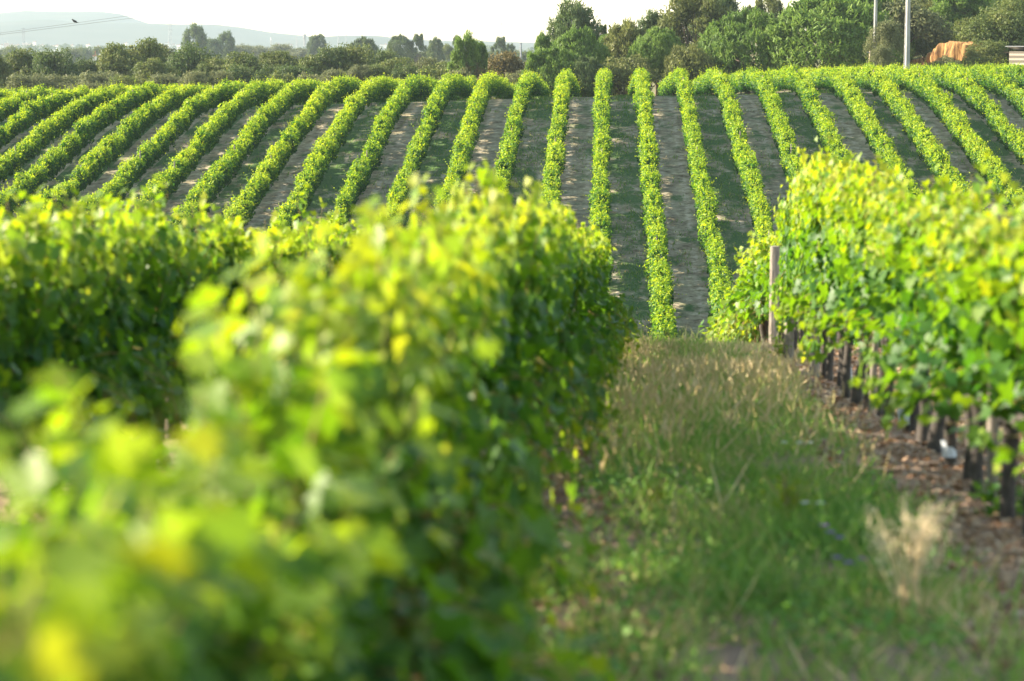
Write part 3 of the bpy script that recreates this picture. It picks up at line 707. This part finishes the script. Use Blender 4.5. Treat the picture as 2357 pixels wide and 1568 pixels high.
GW = 'trees of the wood behind the vineyard'
# the wood beyond the crest on the left: crop units u -> frame units u*.336 (+ offset)
def A(u): return u * .336
def B(u): return u * .336 + 783
def C_(u): return u * .336 + 1565
wood = [  # key, x, top, width, distance, material, what it looks like
    ('oak_a', A(-20), A(370), 60, 285, None, 'green oak cut off by the left edge of the photo'),
    ('oak_a', A(170), A(335), 88, 292, None, 'olive-lit rounded oak, leftmost whole crown of the wood'),
    ('oak_b', A(370), A(332), 84, 286, None, 'dark green oak right beside the leftmost rounded oak'),
    ('oak_d', A(200), A(485), 110, 262, None, 'low grey-green tree in front of the leftmost rounded oak'),
    ('oak_d', A(400), A(490), 100, 264, None, 'low grey-green tree in front of the dark green oak at left'),
    ('oak_b', A(590), A(395), 74, 300, None, 'dark shaded oak in the dip left of the tall pale airy tree'),
    ('oak_c', A(830), A(292), 96, 300, None, 'tall pale airy oak, left half of the highest crown in the left wood'),
    ('oak_c', A(985), A(258), 88, 305, None, 'tallest pale airy oak of the left wood with sky-lit top'),
    ('oak_c', A(1130), A(300), 60, 310, M_olive, 'thin pale crown right behind the tallest airy oak'),
    ('oak_b', A(1310), A(298), 112, 296, None, 'big dense dark oak below the hazy dark pine at left'),
    ('oak_b', A(1450), A(385), 74, 292, M_oak, 'right shoulder oak of the big dense dark oak'),
    ('oak_d', A(700), A(470), 124, 270, None, 'broad grey-green tree before the tallest airy oak'),
    ('oak_d', A(590), A(545), 80, 258, None, 'small grey-green bushy tree low before the dark dip'),
    ('oak_d', A(860), A(500), 96, 266, M_oak, 'green bushy tree under the tallest airy oak'),
    ('oak_d', A(1130), A(485), 86, 264, None, 'grey-green tree low in front, left of the pale pair'),
    ('oak_a', A(1070), A(400), 80, 284, None, 'olive-lit oak between the airy oak and the big dense oak'),
    ('oak_d', A(1330), A(470), 66, 262, M_olive, 'pale grey tree, left one of the pale pair in front'),
    ('oak_d', A(1510), A(470), 50, 262, M_olive, 'pale grey tree, right one of the pale pair in front'),
    ('oak_a', A(1650), A(358), 88, 290, None, 'round oak right of the big dense dark oak'),
    ('oak_b', A(1640), A(440), 92, 276, None, 'dark oak with shaded foot below the round oak'),
    ('oak_a', A(1840), A(352), 56, 300, None, 'small olive oak under the white chimney on the horizon'),
    ('oak_c', A(1960), A(345), 66, 300, M_oak, 'pale olive oak left of the hazy cypress clump'),
    ('oak_a', A(2110), A(378), 80, 290, None, 'olive oak in front of the hazy cypress clump'),
    ('oak_b', A(1870), A(445), 60, 272, None, 'dark small oak low before the small olive oak'),
    ('oak_d', A(2010), A(425), 104, 270, M_oakdark, 'broad dark tree with a pale rim before the pale olive oak'),
    ('bush', A(1950), A(490), 66, 256, M_oak, 'low brownish bush above the vine tops at left centre'),
    ('bush', A(2130), A(500), 60, 256, None, 'low grey bush above the vine tops right of the brownish bush'),
    ('oak_b', A(2300), A(305), 84, 292, None, 'dark domed oak left of the two hazy stone pines'),
    ('oak_d', A(2290), A(455), 74, 266, None, 'grey-green tree low before the dark domed oak'),
    ('oak_b', B(20), A(330), 66, 296, None, 'dark oak at the foot of the hazy flat-topped oak'),
    ('oak_b', B(110), A(305), 80, 292, M_oak, 'green domed oak under the hazy flat-topped oak'),
    ('oak_b', B(310), A(338), 68, 300, None, 'dark oak in the gap left of the two hazy stone pines'),
    ('oak_d', B(135), A(428), 54, 270, None, 'small grey tree low before the green domed oak'),
    ('oak_a', B(400), A(398), 92, 282, None, 'olive oak below the two hazy stone pines'),
    ('oak_b', B(440), A(440), 66, 270, None, 'dark oak low before the olive oak below the hazy pines'),
    ('oak_d', B(250), A(420), 70, 272, M_oak, 'green bushy tree left of the dark low oak'),
    ('oak_a', B(590), A(395), 90, 282, M_olive, 'pale oak right of the hazy stone pines'),
    ('oak_d', B(720), A(405), 90, 278, M_oak, 'green tree left below the bright candle pine'),
    ('bush', B(650), A(460), 90, 262, M_oak, 'low green bush above the vines left of the candle pine'),
    ('bush', B(800), A(470), 70, 258, None, 'low grey bush under the bright candle pine'),
    ('oak_c', B(1110), A(350), 92, 268, M_brown, 'bronze-brown rounded tree right of the bright candle pine'),
    ('oak_c', B(900), A(420), 62, 262, M_brown, 'smaller bronze-brown tree left of the rounded bronze tree'),
    ('bush', B(1180), A(490), 60, 250, None, 'low grey-green bush right below the bronze tree'),
    ('bush', B(1010), A(500), 60, 252, M_brown, 'low brownish bush between the two bronze trees'),
    ('pine_c', B(860), A(245), 70, 262, None, 'bright green candle pine standing above the wood left of centre'),
    ('pine_c', B(950), A(290), 44, 264, None, 'slanting pine leader right beside the bright candle pine'),
]
for key, px, yt, w, D, m, lab in wood: tree(key, px, yt, w, D, lab, m, group=GW, drop=.5)
GH = 'hazy trees in the second line behind the wood'
hazy = [
    ('pine_b', A(1340), A(178), 64, 896, M_pinedark, 'hazy dark rounded pine rising above the big dense oak'),
    ('pine_b', A(1550), A(224), 48, 944, M_pinedark, 'smaller hazy dark pine right of the rounded hazy pine'),
    ('oak_b', A(1460), A(258), 44, 928, M_pinedark, 'hazy crown filling the gap between the two dark pines'),
    ('oak_b', A(1620), A(300), 74, 992, M_olive, 'hazy grey crown below the smaller dark pine'),
    ('oak_d', A(1760), A(300), 84, 1024, None, 'hazy grey-blue crown left below the white chimney'),
    ('oak_d', A(1930), A(290), 84, 1040, None, 'hazy grey-blue crown right below the white chimney'),
    ('oak_d', A(2060), A(318), 80, 1024, None, 'hazy grey-blue crown left of the cypress clump'),
    ('pine_b', A(2150), A(248), 32, 960, M_pinedark, 'left half of the dark hazy cypress clump'),
    ('pine_b', A(2195), A(238), 28, 960, M_pinedark, 'right taller half of the dark hazy cypress clump'),
    ('oak_b', A(80), A(312), 72, 1152, M_oak, 'hazy blue-green crown behind the leftmost rounded oak'),
    ('oak_b', A(-20), A(335), 60, 1152, M_oak, 'hazy blue-green crown at the left edge of the photo'),
    ('oak_b', A(510), A(325), 62, 1120, M_oak, 'hazy blue-green crown in the dip behind the dark oak'),
    ('oak_b', A(580), A(322), 44, 1152, M_pinedark, 'hazy pointed crown in the dip behind the shaded oak'),
    ('oak_b', A(680), A(314), 34, 1120, M_oak, 'hazy small round crown left of the tall airy oak'),
    ('dome_a', B(165), A(282), 72, 672, M_oakdark, 'hazy flat-topped oak left of the stone pines'),
    ('dome_a', B(405), A(258), 54, 688, M_pinedark, 'hazy domed stone pine left of the thin ragged pine'),
    ('pine_d', B(530), A(234), 42, 688, M_pinedark, 'thin ragged hazy pine right of the domed stone pine'),
    ('pine_b', B(655), A(264), 40, 704, M_pinedark, 'hazy conical pine midway between ragged pine and candle pine'),
    ('oak_b', B(370), A(335), 66, 720, M_pinedark, 'hazy crown at the foot of the domed stone pine'),
    ('oak_b', B(500), A(330), 60, 720, M_oak, 'hazy crown at the foot of the thin ragged pine'),
    ('oak_b', B(600), A(345), 60, 720, M_oak, 'hazy crown at the foot of the conical pine'),
    ('oak_b', B(730), A(300), 44, 768, M_oak, 'hazy crown just left of the bright candle pine'),
    ('pine_b', B(800), A(244), 20, 752, M_pinedark, 'hazy tip peeking out left behind the bright candle pine'),
    ('pine_d', B(1095), A(254), 40, 704, M_pinedark, 'hazy umbrella pine above the bronze tree'),
    ('pine_d', B(1165), A(300), 30, 720, M_pinedark, 'small hazy pine drooping right of the umbrella pine'),
    ('oak_b', B(1020), A(350), 50, 768, M_oak, 'hazy crown between the candle pine and the bronze tree'),
    ('oak_b', B(1250), A(345), 80, 832, M_oak, 'hazy crown right of the bronze tree before the big pines'),
    ('oak_b', B(1190), A(380), 56, 736, M_oak, 'hazy low crown right behind the bronze tree'),
]
for key, px, yt, w, D, m, lab in hazy: tree(key, px, yt, w, D, lab, m, group=GH, drop=.5)
GP = 'pines and trees of the right hand grove'
grove = [
    ('pine_c', B(1390), A(232), 42, 236, None, 'young upright pine at the left end of the grove'),
    ('pine_c', B(1345), A(350), 60, 232, None, 'bright low pine at the left end of the grove below the young upright one'),
    ('pine_b', B(1600), A(30), 118, 262, M_pinedark, 'tall round-headed pine standing clear against the sky left of the grove'),
    ('pine_d', B(1795), A(170), 30, 264, M_pinedark, 'small ragged pine just right of the tall round-headed pine'),
    ('dome_a', B(1620), A(238), 124, 240, None, 'bright flat-domed stone pine below the tall round-headed pine'),
    ('dome_b', B(1480), A(360), 104, 233, None, 'low bright stone pine left below the flat-domed one'),
    ('dome_b', B(1680), A(420), 88, 232, M_pinedark, 'dark shaded pine low behind the tops of the middle rows'),
    ('dome_a', B(1900), A(210), 70, 250, None, 'bright stone pine crown right of the flat-domed one'),
    ('pine_b', B(1960), A(165), 118, 246, None, 'olive-green pine with ragged top left of the huge layered pine'),
    ('bush', B(1930), A(380), 120, 234, M_pineolive, 'dry olive bush under the ragged olive-green pine'),
    ('pine_a', B(2170), A(95), 96, 256, M_pinedark, 'ragged dark pine rising to the huge layered pine'),
    ('dome_b', B(2180), A(225), 100, 240, None, 'bright green pine crown in front of the ragged dark pine'),
    ('pine_b', B(2330), A(330), 70, 236, None, 'low olive pine at the foot of the huge layered pine'),
    ('pine_b', C_(120), A(-55), 165, 250, M_pineolive, 'huge layered pine reaching the top of the photo'),
    ('pine_a', C_(250), A(-60), 110, 262, M_pinedark, 'dark pine head behind the right side of the huge layered pine'),
    ('bush', C_(80), A(310), 90, 236, M_pineolive, 'grey-olive bush at the foot of the huge layered pine'),
    ('pine_c', C_(360), A(110), 70, 262, None, 'bright pine between the huge layered pine and the left dome'),
    ('dome_a', C_(480), A(128), 185, 240, None, 'left of two big dark green domed stone pines behind the vine tops'),
    ('pine_d', C_(600), A(-25), 84, 285, M_pineolive, 'tall open pine standing behind the gap between the two domes'),
    ('pine_c', C_(480), A(45), 30, 286, M_pinedark, 'thin ragged pine left of the tall open pine against the sky'),
    ('pine_a', C_(735), A(75), 46, 270, M_pinedark, 'narrow pine in the notch between the two domes'),
    ('pine_d', C_(860), A(-5), 50, 290, M_pineolive, 'small round-headed pine above the notch between the domes'),
    ('dome_b', C_(1030), A(28), 232, 238, None, 'right and bigger of two dark green domed stone pines, left of the concrete poles'),
    ('pine_c', C_(1130), A(-35), 110, 270, M_pineolive, 'olive tree crown peeking over the bigger dome'),
    ('dome_a', C_(1290), A(-20), 150, 252, None, 'green pine shoulder right behind the bigger dome'),
    ('oak_d', C_(1420), A(125), 66, 226, M_olive, 'pale sunlit olive bush between the two concrete poles'),
    ('oak_d', C_(1385), A(300), 44, 222, M_olive, 'lower pale bush at the foot of the left concrete pole'),
    ('oak_c', C_(1560), A(-10), 130, 250, M_olive, 'pale oak behind the right concrete pole'),
    ('oak_a', C_(1680), A(60), 110, 262, None, 'olive-lit oak above the left end of the orange bank'),
    ('oak_b', C_(1600), A(230), 64, 256, M_oak, 'dark oak hugging the right concrete pole'),
    ('pine_b', C_(1890), A(-60), 120, 262, M_pine, 'green drooping pine above the orange earth bank'),
    ('pine_b', C_(2010), A(-80), 110, 262, M_pine, 'tall pine behind the drooping pine cut by the photo top'),
    ('oak_b', C_(2180), A(55), 130, 243, M_oak, 'large green oak left above the little shed'),
    ('oak_b', C_(2300), A(-30), 130, 252, M_oak, 'large dark oak in the upper right corner'),
    ('oak_d', C_(2120), A(260), 84, 238, M_oak, 'bushy oak between the orange bank and the shed'),
    ('bush', C_(2010), A(385), 84, 236, M_oak, 'low green bush at the right foot of the orange bank'),
    ('bush', C_(1830), A(385), 64, 231, M_olive, 'low grey bush in front of the orange bank'),
    ('bush', C_(1720), A(425), 44, 230, M_oak, 'small green bush at the left foot of the orange bank'),
    ('pine_b', C_(1590), A(-90), 130, 285, M_pineolive, 'tall olive pine behind the top of the right concrete pole'),
    ('oak_b', C_(2330), A(-90), 150, 280, M_oakdark, 'dark crown at the very top right corner of the photo'),
    ('pine_a', C_(1400), A(-70), 110, 290, M_pine, 'green pine head between the two concrete poles at the photo top'),
    ('bush', C_(1905), A(270), 34, 246, M_oak, 'small bush hanging over the top edge of the orange bank'),
    ('bush', C_(1800), A(330), 26, 248, M_olive, 'tiny grey bush on the sloping left edge of the orange bank'),
    ('pine_b', C_(1760), A(20), 110, 268, M_pineolive, 'olive pine behind the left half of the orange bank'),
    ('oak_a', C_(1990), A(120), 110, 256, M_oak, 'oak leaning over the right half of the orange bank'),
]
for key, px, yt, w, D, m, lab in grove: tree(key, px, yt, w, D, lab, m, group=GP)
# far-off woods: crowns nobody could count
def far_wood(name, D, px0, px1, ylo, yhi, n, seed, mat, label):
    r = np.random.default_rng(seed); parts = []
    px = r.uniform(px0, px1, n); nz = Noise1(seed)
    for k in range(n):
        d = D * r.uniform(.9, 1.15); yt = ylo + (yhi - ylo) * (.5 + .5 * nz(px[k] / 60)) + r.normal(0, 2.0)
        q = ray(px[k], yt) * d; gz = Gs(q.x, d); H = max(q.z - gz, 3); w = r.uniform(.5, 1.0) * H * .7
        m = 130; dd = norm(r.normal(0, 1, (m, 3)) + [0, 0, .4]); P = np.array([q.x, d, gz + H * .55]) + dd * [w, w, H * .47] * r.uniform(.75, 1.05, (m, 1))
        parts.append(scatter(P, dd + r.normal(0, .5, (m, 3)), r.uniform(.09, .2, m) * H, DIAMOND, np.clip(r.normal(.45, .18, m), 0, 1), r=r))
    V, Fa, T = joinp(parts); stuff(link(name, mesh_np(name, V, Fa, mat, T)), label, 'wood')
far_wood('far_wood', 1700, -150, 1500, 118, 128, 300, 71, M_oakdark, 'hazy blue band of woodland across the plain behind the trees')
far_wood('far_wood', 3100, -150, 2400, 104, 114, 300, 72, M_oakdark, 'faint blue far-off woodland just below the town on the horizon')

# ------------------------------------------------------------------ town, pylons, water tower, chimney on the plain
def building(px, yt, wpx, hpx, D, m, label, roof=True):
    q = ray(px, yt) * D; gz = Gs(q.x, D); w = wpx / F * D; H = q.z - gz
    t = thing('town_building', label, 'building', (q.x, D, gz), random.uniform(-.5, .1), 'pale town buildings on the horizon')
    bm = bmesh.new(); box(bm, (0, 0, H / 2), (w, w * .7, H)); link('wall', bm_mesh('town_wall', bm, m), t)
    if roof:
        bm = bmesh.new(); box(bm, (0, 0, H + .25), (w * 1.04, w * .74, .5)); box(bm, (w * .2, 0, H + 1.2), (w * .2, w * .2, 1.6)); link('roof', bm_mesh('town_roof', bm, M_tile if m is M_white else M_white), t)
twn = [(15, 99, 10, M_pinkw), (3, 104, 12, M_white), (26, 103, 9, M_white), (40, 104, 14, M_white), (58, 99, 12, M_pinkw), (70, 102, 8, M_white), (80, 97, 8, M_white), (96, 104, 12, M_white),
       (130, 105, 16, M_white), (152, 106, 9, M_pinkw), (166, 104, 8, M_white), (204, 103, 10, M_white), (226, 106, 8, M_white), (290, 100, 12, M_white), (352, 101, 16, M_white), (370, 102, 9, M_pinkw), (385, 99, 11, M_white),
       (398, 103, 12, M_white), (412, 104, 9, M_white), (640, 103, 10, M_white), (668, 104, 12, M_white), (885, 103, 18, M_white), (910, 104, 10, M_pinkw), (960, 105, 12, M_white), (1010, 106, 9, M_white)]
for i, (px, yt, w, m) in enumerate(twn):
    lab = 'pale hazy town building on the left horizon, {} from the photo edge'.format(ORD[i + 1]) if i < 19 else 'pale hazy building on the horizon right of the water tower or chimney, {} of them'.format(ORD[i - 18])
    building(px, yt, w, 0, 3900 + (i * 137 % 600), m, lab)
building(232, 127, 8, 0, 900, M_pinkw, 'small pink-walled house among the hazy trees left of the airy oak')
building(218, 130, 8, 0, 880, M_white, 'small white house left of the pink-walled house')
def pylon(px, yt, D, wpx, label, arms=True):
    q = ray(px, yt) * D; gz = Gs(q.x, D); H = q.z - gz; w = wpx / F * D / 2
    t = thing('pylon', label, 'pylon', (q.x, D, gz), .2, 'lattice pylons on the horizon')
    parts = []; lv = np.linspace(0, 1, 9); wd = lambda s: w * (1.15 - .6 * s); th = max(.10, D * .00005)
    cr = [(-1, -1), (1, -1), (1, 1), (-1, 1)]
    for a, b in cr: parts.append(tube(np.array([[a * wd(0), b * wd(0), 0], [a * wd(1), b * wd(1), H]]), th, 4))
    for i in range(8):
        s0, s1 = lv[i], lv[i + 1]
        for c in range(4):
            p, q2 = cr[c], cr[(c + 1) % 4]
            parts.append(tube(np.array([[p[0] * wd(s0), p[1] * wd(s0), s0 * H], [q2[0] * wd(s1), q2[1] * wd(s1), s1 * H]]), th * .6, 3))
            parts.append(tube(np.array([[p[0] * wd(s1), p[1] * wd(s1), s1 * H], [q2[0] * wd(s1), q2[1] * wd(s1), s1 * H]]), th * .6, 3))
    V, Fa, _ = joinp(parts); link('lattice', mesh_np('pylon_lattice', V, Fa, M_steel), t)
    if arms:
        pr = []
        for s in (.86, .98): pr.append(tube(np.array([[-w * 1.7, 0, s * H], [w * 1.7, 0, s * H]]), th * .9, 4))
        V, Fa, _ = joinp(pr); link('cross_arm', mesh_np('pylon_arm', V, Fa, M_steel), t)
pylon(54, 64, 1900, 6, 'lattice pylon above the town at the left edge')
pylon(391, 56, 1900, 8, 'taller lattice pylon left of the hazy dark rounded pine')
pylon(683, 76, 2300, 2.5, 'thin hazy mast left of the water tower', False)
pylon(779, 78, 2600, 4, 'hazy pylon pair member left, right of the cypress clump')
pylon(797, 80, 2900, 3, 'hazy pylon pair member right, right of the cypress clump')
pylon(1199, 99, 800, 3.2, 'slim twin-legged pylon among the trees left of the grove')
pylon(1154, 50, 3000, 1.6, 'very faint tall thin mast above the hazy umbrella pine', False)
def water_tower(px, yt, D):
    q = ray(px, yt) * D; gz = Gs(q.x, D); H = q.z - gz; t = thing('water_tower', 'hazy pale water tower with a flared tank left of the cypress clump', 'water tower', (q.x, D, gz))
    def lathe(name, prof, m):
        bm = bmesh.new(); n = 20; rings = [[bm.verts.new((r_ * math.cos(a * 2 * math.pi / n), r_ * math.sin(a * 2 * math.pi / n), z)) for a in range(n)] for r_, z in prof]
        for i in range(len(rings) - 1):
            for j in range(n): bm.faces.new((rings[i][j], rings[i][(j + 1) % n], rings[i + 1][(j + 1) % n], rings[i + 1][j]))
        bm.faces.new(rings[-1]); link(name, bm_mesh(name, bm, m), t)
    s = D / F
    lathe('stem', [(2.2 * s, 0), (1.6 * s, H * .5), (1.5 * s, H * .72)], M_concrete)
    lathe('tank', [(1.5 * s, H * .72), (3.5 * s, H * .86), (4.2 * s, H * .97), (3.9 * s, H), (.4 * s, H * 1.01)], M_concrete)
    for a in range(6):
        c, s_ = math.cos(a), math.sin(a); V, Fa, _ = tube(np.array([[c * 3.1 * s, s_ * 3.1 * s, 0], [c * 3.2 * s, s_ * 3.2 * s, H * .86]]), .28 * s, 5); link('leg', mesh_np('tower_leg', V, Fa, M_concrete), t)
water_tower(701, 79, 3000)
def chimney(px, yt, D):
    q = ray(px, yt) * D; gz = Gs(q.x, D); H = q.z - gz; t = thing('church_tower', 'white hazy tower tapering on the horizon right of the dark pines', 'tower', (q.x, D, gz)); s = D / F
    bm = bmesh.new(); box(bm, (0, 0, H * .42), (5 * s, 5 * s, H * .84)); link('wall', bm_mesh('tower_wall', bm, M_white), t)
    bm = bmesh.new(); bmesh.ops.create_cone(bm, cap_ends=True, segments=6, radius1=2.4 * s, radius2=.6 * s, depth=H * .16)
    for v in bm.verts: v.co.z += H * .92
    link('spire', bm_mesh('tower_spire', bm, M_white), t)
chimney(624, 86, 3300)

# ------------------------------------------------------------------ concrete poles, wires, bird, stub pole, fence, shed, bank
def ipole(px, D, wbase, H, rz, label):
    d = ray(px, 155); x, y = d.x * D, D; t = thing('concrete_pole', label, 'utility pole', (x, y, Gs(x, y)), rz, 'concrete power poles')
    bm = bmesh.new(); n = 12; prev = None
    prof = [(-.5, -.5), (.5, -.5), (.5, -.34), (.36, -.26), (.36, .26), (.5, .34), (.5, .5), (-.5, .5), (-.5, .34), (-.36, .26), (-.36, -.26), (-.5, -.34)]
    for i in range(n):
        z = -.3 + (H + .3) * i / (n - 1); s = wbase * (1 - .5 * i / (n - 1)); ring = [bm.verts.new((a * s, b * s * 1.15, z)) for a, b in prof]
        if prev:
            for j in range(12): bm.faces.new((prev[j], prev[(j + 1) % 12], ring[(j + 1) % 12], ring[j]))
        prev = ring
    bm.faces.new(prev); link('shaft', bm_mesh('pole_shaft', bm, M_concrete), t)
    for i in range(1, 9):
        bm = bmesh.new(); z = H * i / 9; s = wbase * (1 - .5 * z / H); box(bm, (0, 0, z), (s * .97, s * .60, .22))
        link('web_rib', bm_mesh('pole_rib', bm, M_concrete), t)
    bm = bmesh.new(); box(bm, (0, 0, H + .06), (2.4, .14, .14)); link('cross_arm', bm_mesh('pole_arm', bm, M_concrete), t)
    return Vector((x, y, Gs(x, y) + H))
p2 = ipole(2087, 196, .36, 15.5, .40, 'right and thicker of two concrete power poles behind the vine tops')
p1 = ipole(2013, 226, .30, 15.0, .34, 'left and thinner of two concrete power poles behind the vine tops')
Lw = at(-420, 133, 150)
def wire(end, dz, label):
    s = np.linspace(0, 1, 40); A0 = np.array([Lw.x, Lw.y, Lw.z]); B0 = np.array(end)
    pts = A0 + (B0 - A0) * s[:, None]; pts[:, 2] -= dz * 4 * s * (1 - s)
    V, Fa, _ = tube(pts, .010, 5); tag(link('power_line', mesh_np('power_line', V, Fa, M_wire)), label, 'power line', 'overhead power lines'); return pts
e1 = at(2087, -205, 196); wp = wire((e1.x, e1.y, e1.z), .0, 'upper of two thin power lines crossing the upper left sky'); wire((e1.x, e1.y, e1.z - .75), .0, 'lower of two thin power lines crossing the upper left sky')
def bird(px):
    tx = [ray(px, 50).x]; i = int(np.argmin(np.abs(wp[:, 0] / wp[:, 1] - tx[0]))); f = None
    for j in range(len(wp) - 1):
        a, b = wp[j, 0] / wp[j, 1], wp[j + 1, 0] / wp[j + 1, 1]
        if a <= tx[0] <= b: f = (tx[0] - a) / (b - a); p = wp[j] * (1 - f) + wp[j + 1] * f; break
    prof = [(-.19, .004, .0), (-.13, .016, .012), (-.08, .03, .03), (-.03, .048, .055), (.02, .055, .075), (.06, .046, .10), (.085, .034, .125), (.10, .036, .145), (.118, .033, .155), (.132, .018, .157), (.145, .007, .153), (.165, .002, .148)]
    pts = np.array([[-q[0], 0, q[2]] for q in prof]); V, Fa, _ = tube(pts, [q[1] for q in prof], 8)
    t = thing('bird', 'small black bird perched on the power line at upper left', 'bird', (float(p[0]), float(p[1]), float(p[2]) + .02)); t.scale = (1.35, 1.35, 1.35)
    link('body', mesh_np('bird_body', V, Fa, M_black, smooth=True), t)
    lg = joinp([tube(np.array([[.0, s * .015, .03], [0, s * .015, -.015]]), .004, 4) for s in (-1, 1)]); link('legs', mesh_np('bird_legs', lg[0], lg[1], M_black), t)
    wg = joinp([scatter(np.array([[.03, s * .052, .06]]), np.array([[0, s, .2]]), np.array([.17]), DIAMOND, np.ones(1), updir=np.array([[1., 0, -.3]]), wid=.6, spin=.05) for s in (-1, 1)])
    link('wings', mesh_np('bird_wings', wg[0], wg[1], M_black), t)
bird(172)
def stub_pole():
    d = ray(2001, 155); D = 222; x, y = d.x * D, D; zt = (100 - 117) / F * D; g = Gs(x, y)
    t = thing('wooden_pole', 'short sunlit wooden pole with a small arm left of the thinner concrete pole', 'pole', (x, y, g))
    V, Fa, _ = tube(np.array([[0, 0, -.2], [.02, 0, (zt - g) * .5], [.03, 0, zt - g]]), [.09, .08, .07], 8, .05); link('shaft', mesh_np('wooden_pole', V, Fa, M_wood), t)
    bm = bmesh.new(); box(bm, (-.12, 0, zt - g - .12), (.28, .06, .07)); link('bracket', bm_mesh('pole_bracket', bm, M_steel), t)
stub_pole()
fb = bmesh.new(); bmesh.ops.create_cone(fb, cap_ends=True, segments=7, radius1=.055, radius2=.045, depth=2.3); fence_me = bm_mesh('fence_post', fb, M_postbrown)
for i, u in enumerate([668, 705, 745, 825, 930, 1050, 1165, 1300, 1415, 1525, 1680, 2070]):
    px = (2150 + u / 5.75) * .9207; D = 231; d = ray(px, 150); x = d.x * D
    o = link('fence_post', fence_me); o.location = (x, D, Gs(x, D) + .95); o.rotation_euler = (random.uniform(-.05, .05), random.uniform(-.05, .05), 0)
    tag(o, f'thin wooden fence post below the orange bank, {ORD[i + 1]} from the thicker concrete pole', 'fence post', 'fence posts before the bank')
def shed():
    m, n, l, p, out = mat_new('shed_blocks'); tc = n.new('ShaderNodeTexCoord'); br = n.new('ShaderNodeTexBrick'); mp = n.new('ShaderNodeMapping')
    mp.inputs['Rotation'].default_value = (math.pi / 2, 0, 0); l.new(tc.outputs['Object'], mp.inputs[0]); l.new(mp.outputs[0], br.inputs[0]); br.inputs['Scale'].default_value = 1.0
    br.inputs['Brick Width'].default_value = .5; br.inputs['Row Height'].default_value = .22; br.inputs['Mortar Size'].default_value = .018
    br.inputs['Color1'].default_value = (.62, .54, .43, 1); br.inputs['Color2'].default_value = (.52, .44, .35, 1); br.inputs['Mortar'].default_value = (.22, .18, .14, 1)
    l.new(br.outputs[0], p.inputs['Base Color']); p.inputs['Roughness'].default_value = .9
    d = ray(2326, 150); D = 233; x, y = d.x * D, D; g = Gs(x, y); zt = (100 - 118) / F * D - g
    x += 2.5
    t = thing('block_shed', 'small pale blockwork shed with a grey sheet roof at the right edge', 'shed', (x, y, g), 1.05)
    bm = bmesh.new(); box(bm, (1.8, 1.4, zt / 2 - .2), (3.6, 2.8, zt + .4)); link('wall', bm_mesh('shed_wall', bm, m), t)
    bm = bmesh.new(); M = Matrix.Rotation(.10, 4, 'Y')
    box(bm, (0, 0, 0), (4.2, 3.4, .08), M)
    for v in bm.verts: v.co += Vector((1.8, 1.4, zt + .26))
    link('roof', bm_mesh('shed_roof', bm, M_sheet), t)
shed()
def bank():
    """cut of bare orange earth with rain gullies, facing left"""
    m, n, l, p, out = mat_new('orange_earth'); geo = n.new('ShaderNodeNewGeometry'); mp = n.new('ShaderNodeMapping'); mp.inputs['Scale'].default_value = (2.2, 2.2, .35); l.new(geo.outputs['Position'], mp.inputs[0])
    t = noise(n, l, mp.outputs[0], 2.0, 6, .65); c = ramp(n, l, t.outputs[0], [(.38, (.09, .042, .015)), (.5, (.25, .125, .038)), (.62, (.42, .24, .085))]); l.new(c.outputs[0], p.inputs['Base Color']); p.inputs['Roughness'].default_value = .95
    a, b = ray(2056, 152) * 250, ray(2222, 120) * 237; nz = Noise2(81)
    u = np.linspace(0, 1, 70); v = np.linspace(0, 1, 24); U, Vv = np.meshgrid(u, v)
    zb = G(a.x + (b.x - a.x) * U, a.y + (b.y - a.y) * U) - .5
    top = .25 * nz(U * 9 + 40, U * 0) + np.interp(U, [0, .2, .42, .62, .85, 1], [-1.9, -1.3, -.6, .15, .0, -.9])
    gul = .55 * nz(U * 20, Vv * 1.2) + .25 * nz(U * 50, Vv * 4) + .6 * nz(U * 5 + 3, Vv * 2)
    X = a.x + (b.x - a.x) * U + (Vv ** 1.3) * 1.3 + gul * 1.25; Y = a.y + (b.y - a.y) * U + (Vv ** 1.3) * .5 + gul * .3
    Z = zb + (top - zb) * Vv + .12 * nz(U * 30 + 9, Vv * 6)
    P = np.stack([X.ravel(), Y.ravel(), Z.ravel()], 1); nx = 70
    back = np.stack([X[-1] + 8, Y[-1] + 3, Z[-1] - .6], 1); P = np.concatenate([P, back])
    i, j = np.meshgrid(np.arange(nx - 1), np.arange(24)); q = (j * nx + i).ravel(); me = mesh_np('earth_bank', P, np.stack([q, q + 1, q + nx + 1, q + nx], 1), m)
    struct(link('earth_bank', me))
bank()

# ------------------------------------------------------------------ haze over the plain
def haze():
    m = bpy.data.materials.new('haze'); m.use_nodes = True; n = m.node_tree.nodes; l = m.node_tree.links
    n.remove(n['Principled BSDF']); v = n.new('ShaderNodeVolumePrincipled'); v.inputs['Color'].default_value = (.57, .67, .745, 1)
    v.inputs['Density'].default_value = .00014; v.inputs['Anisotropy'].default_value = 0.0
    l.new(v.outputs[0], n['Material Output'].inputs['Volume'])
    bm = bmesh.new(); box(bm, (0, 3950, 32), (30000, 8100, 166)); o = link('haze', bm_mesh('haze', bm, m)); stuff(o, 'pale bluish haze over the plain and hills', 'haze')
haze()
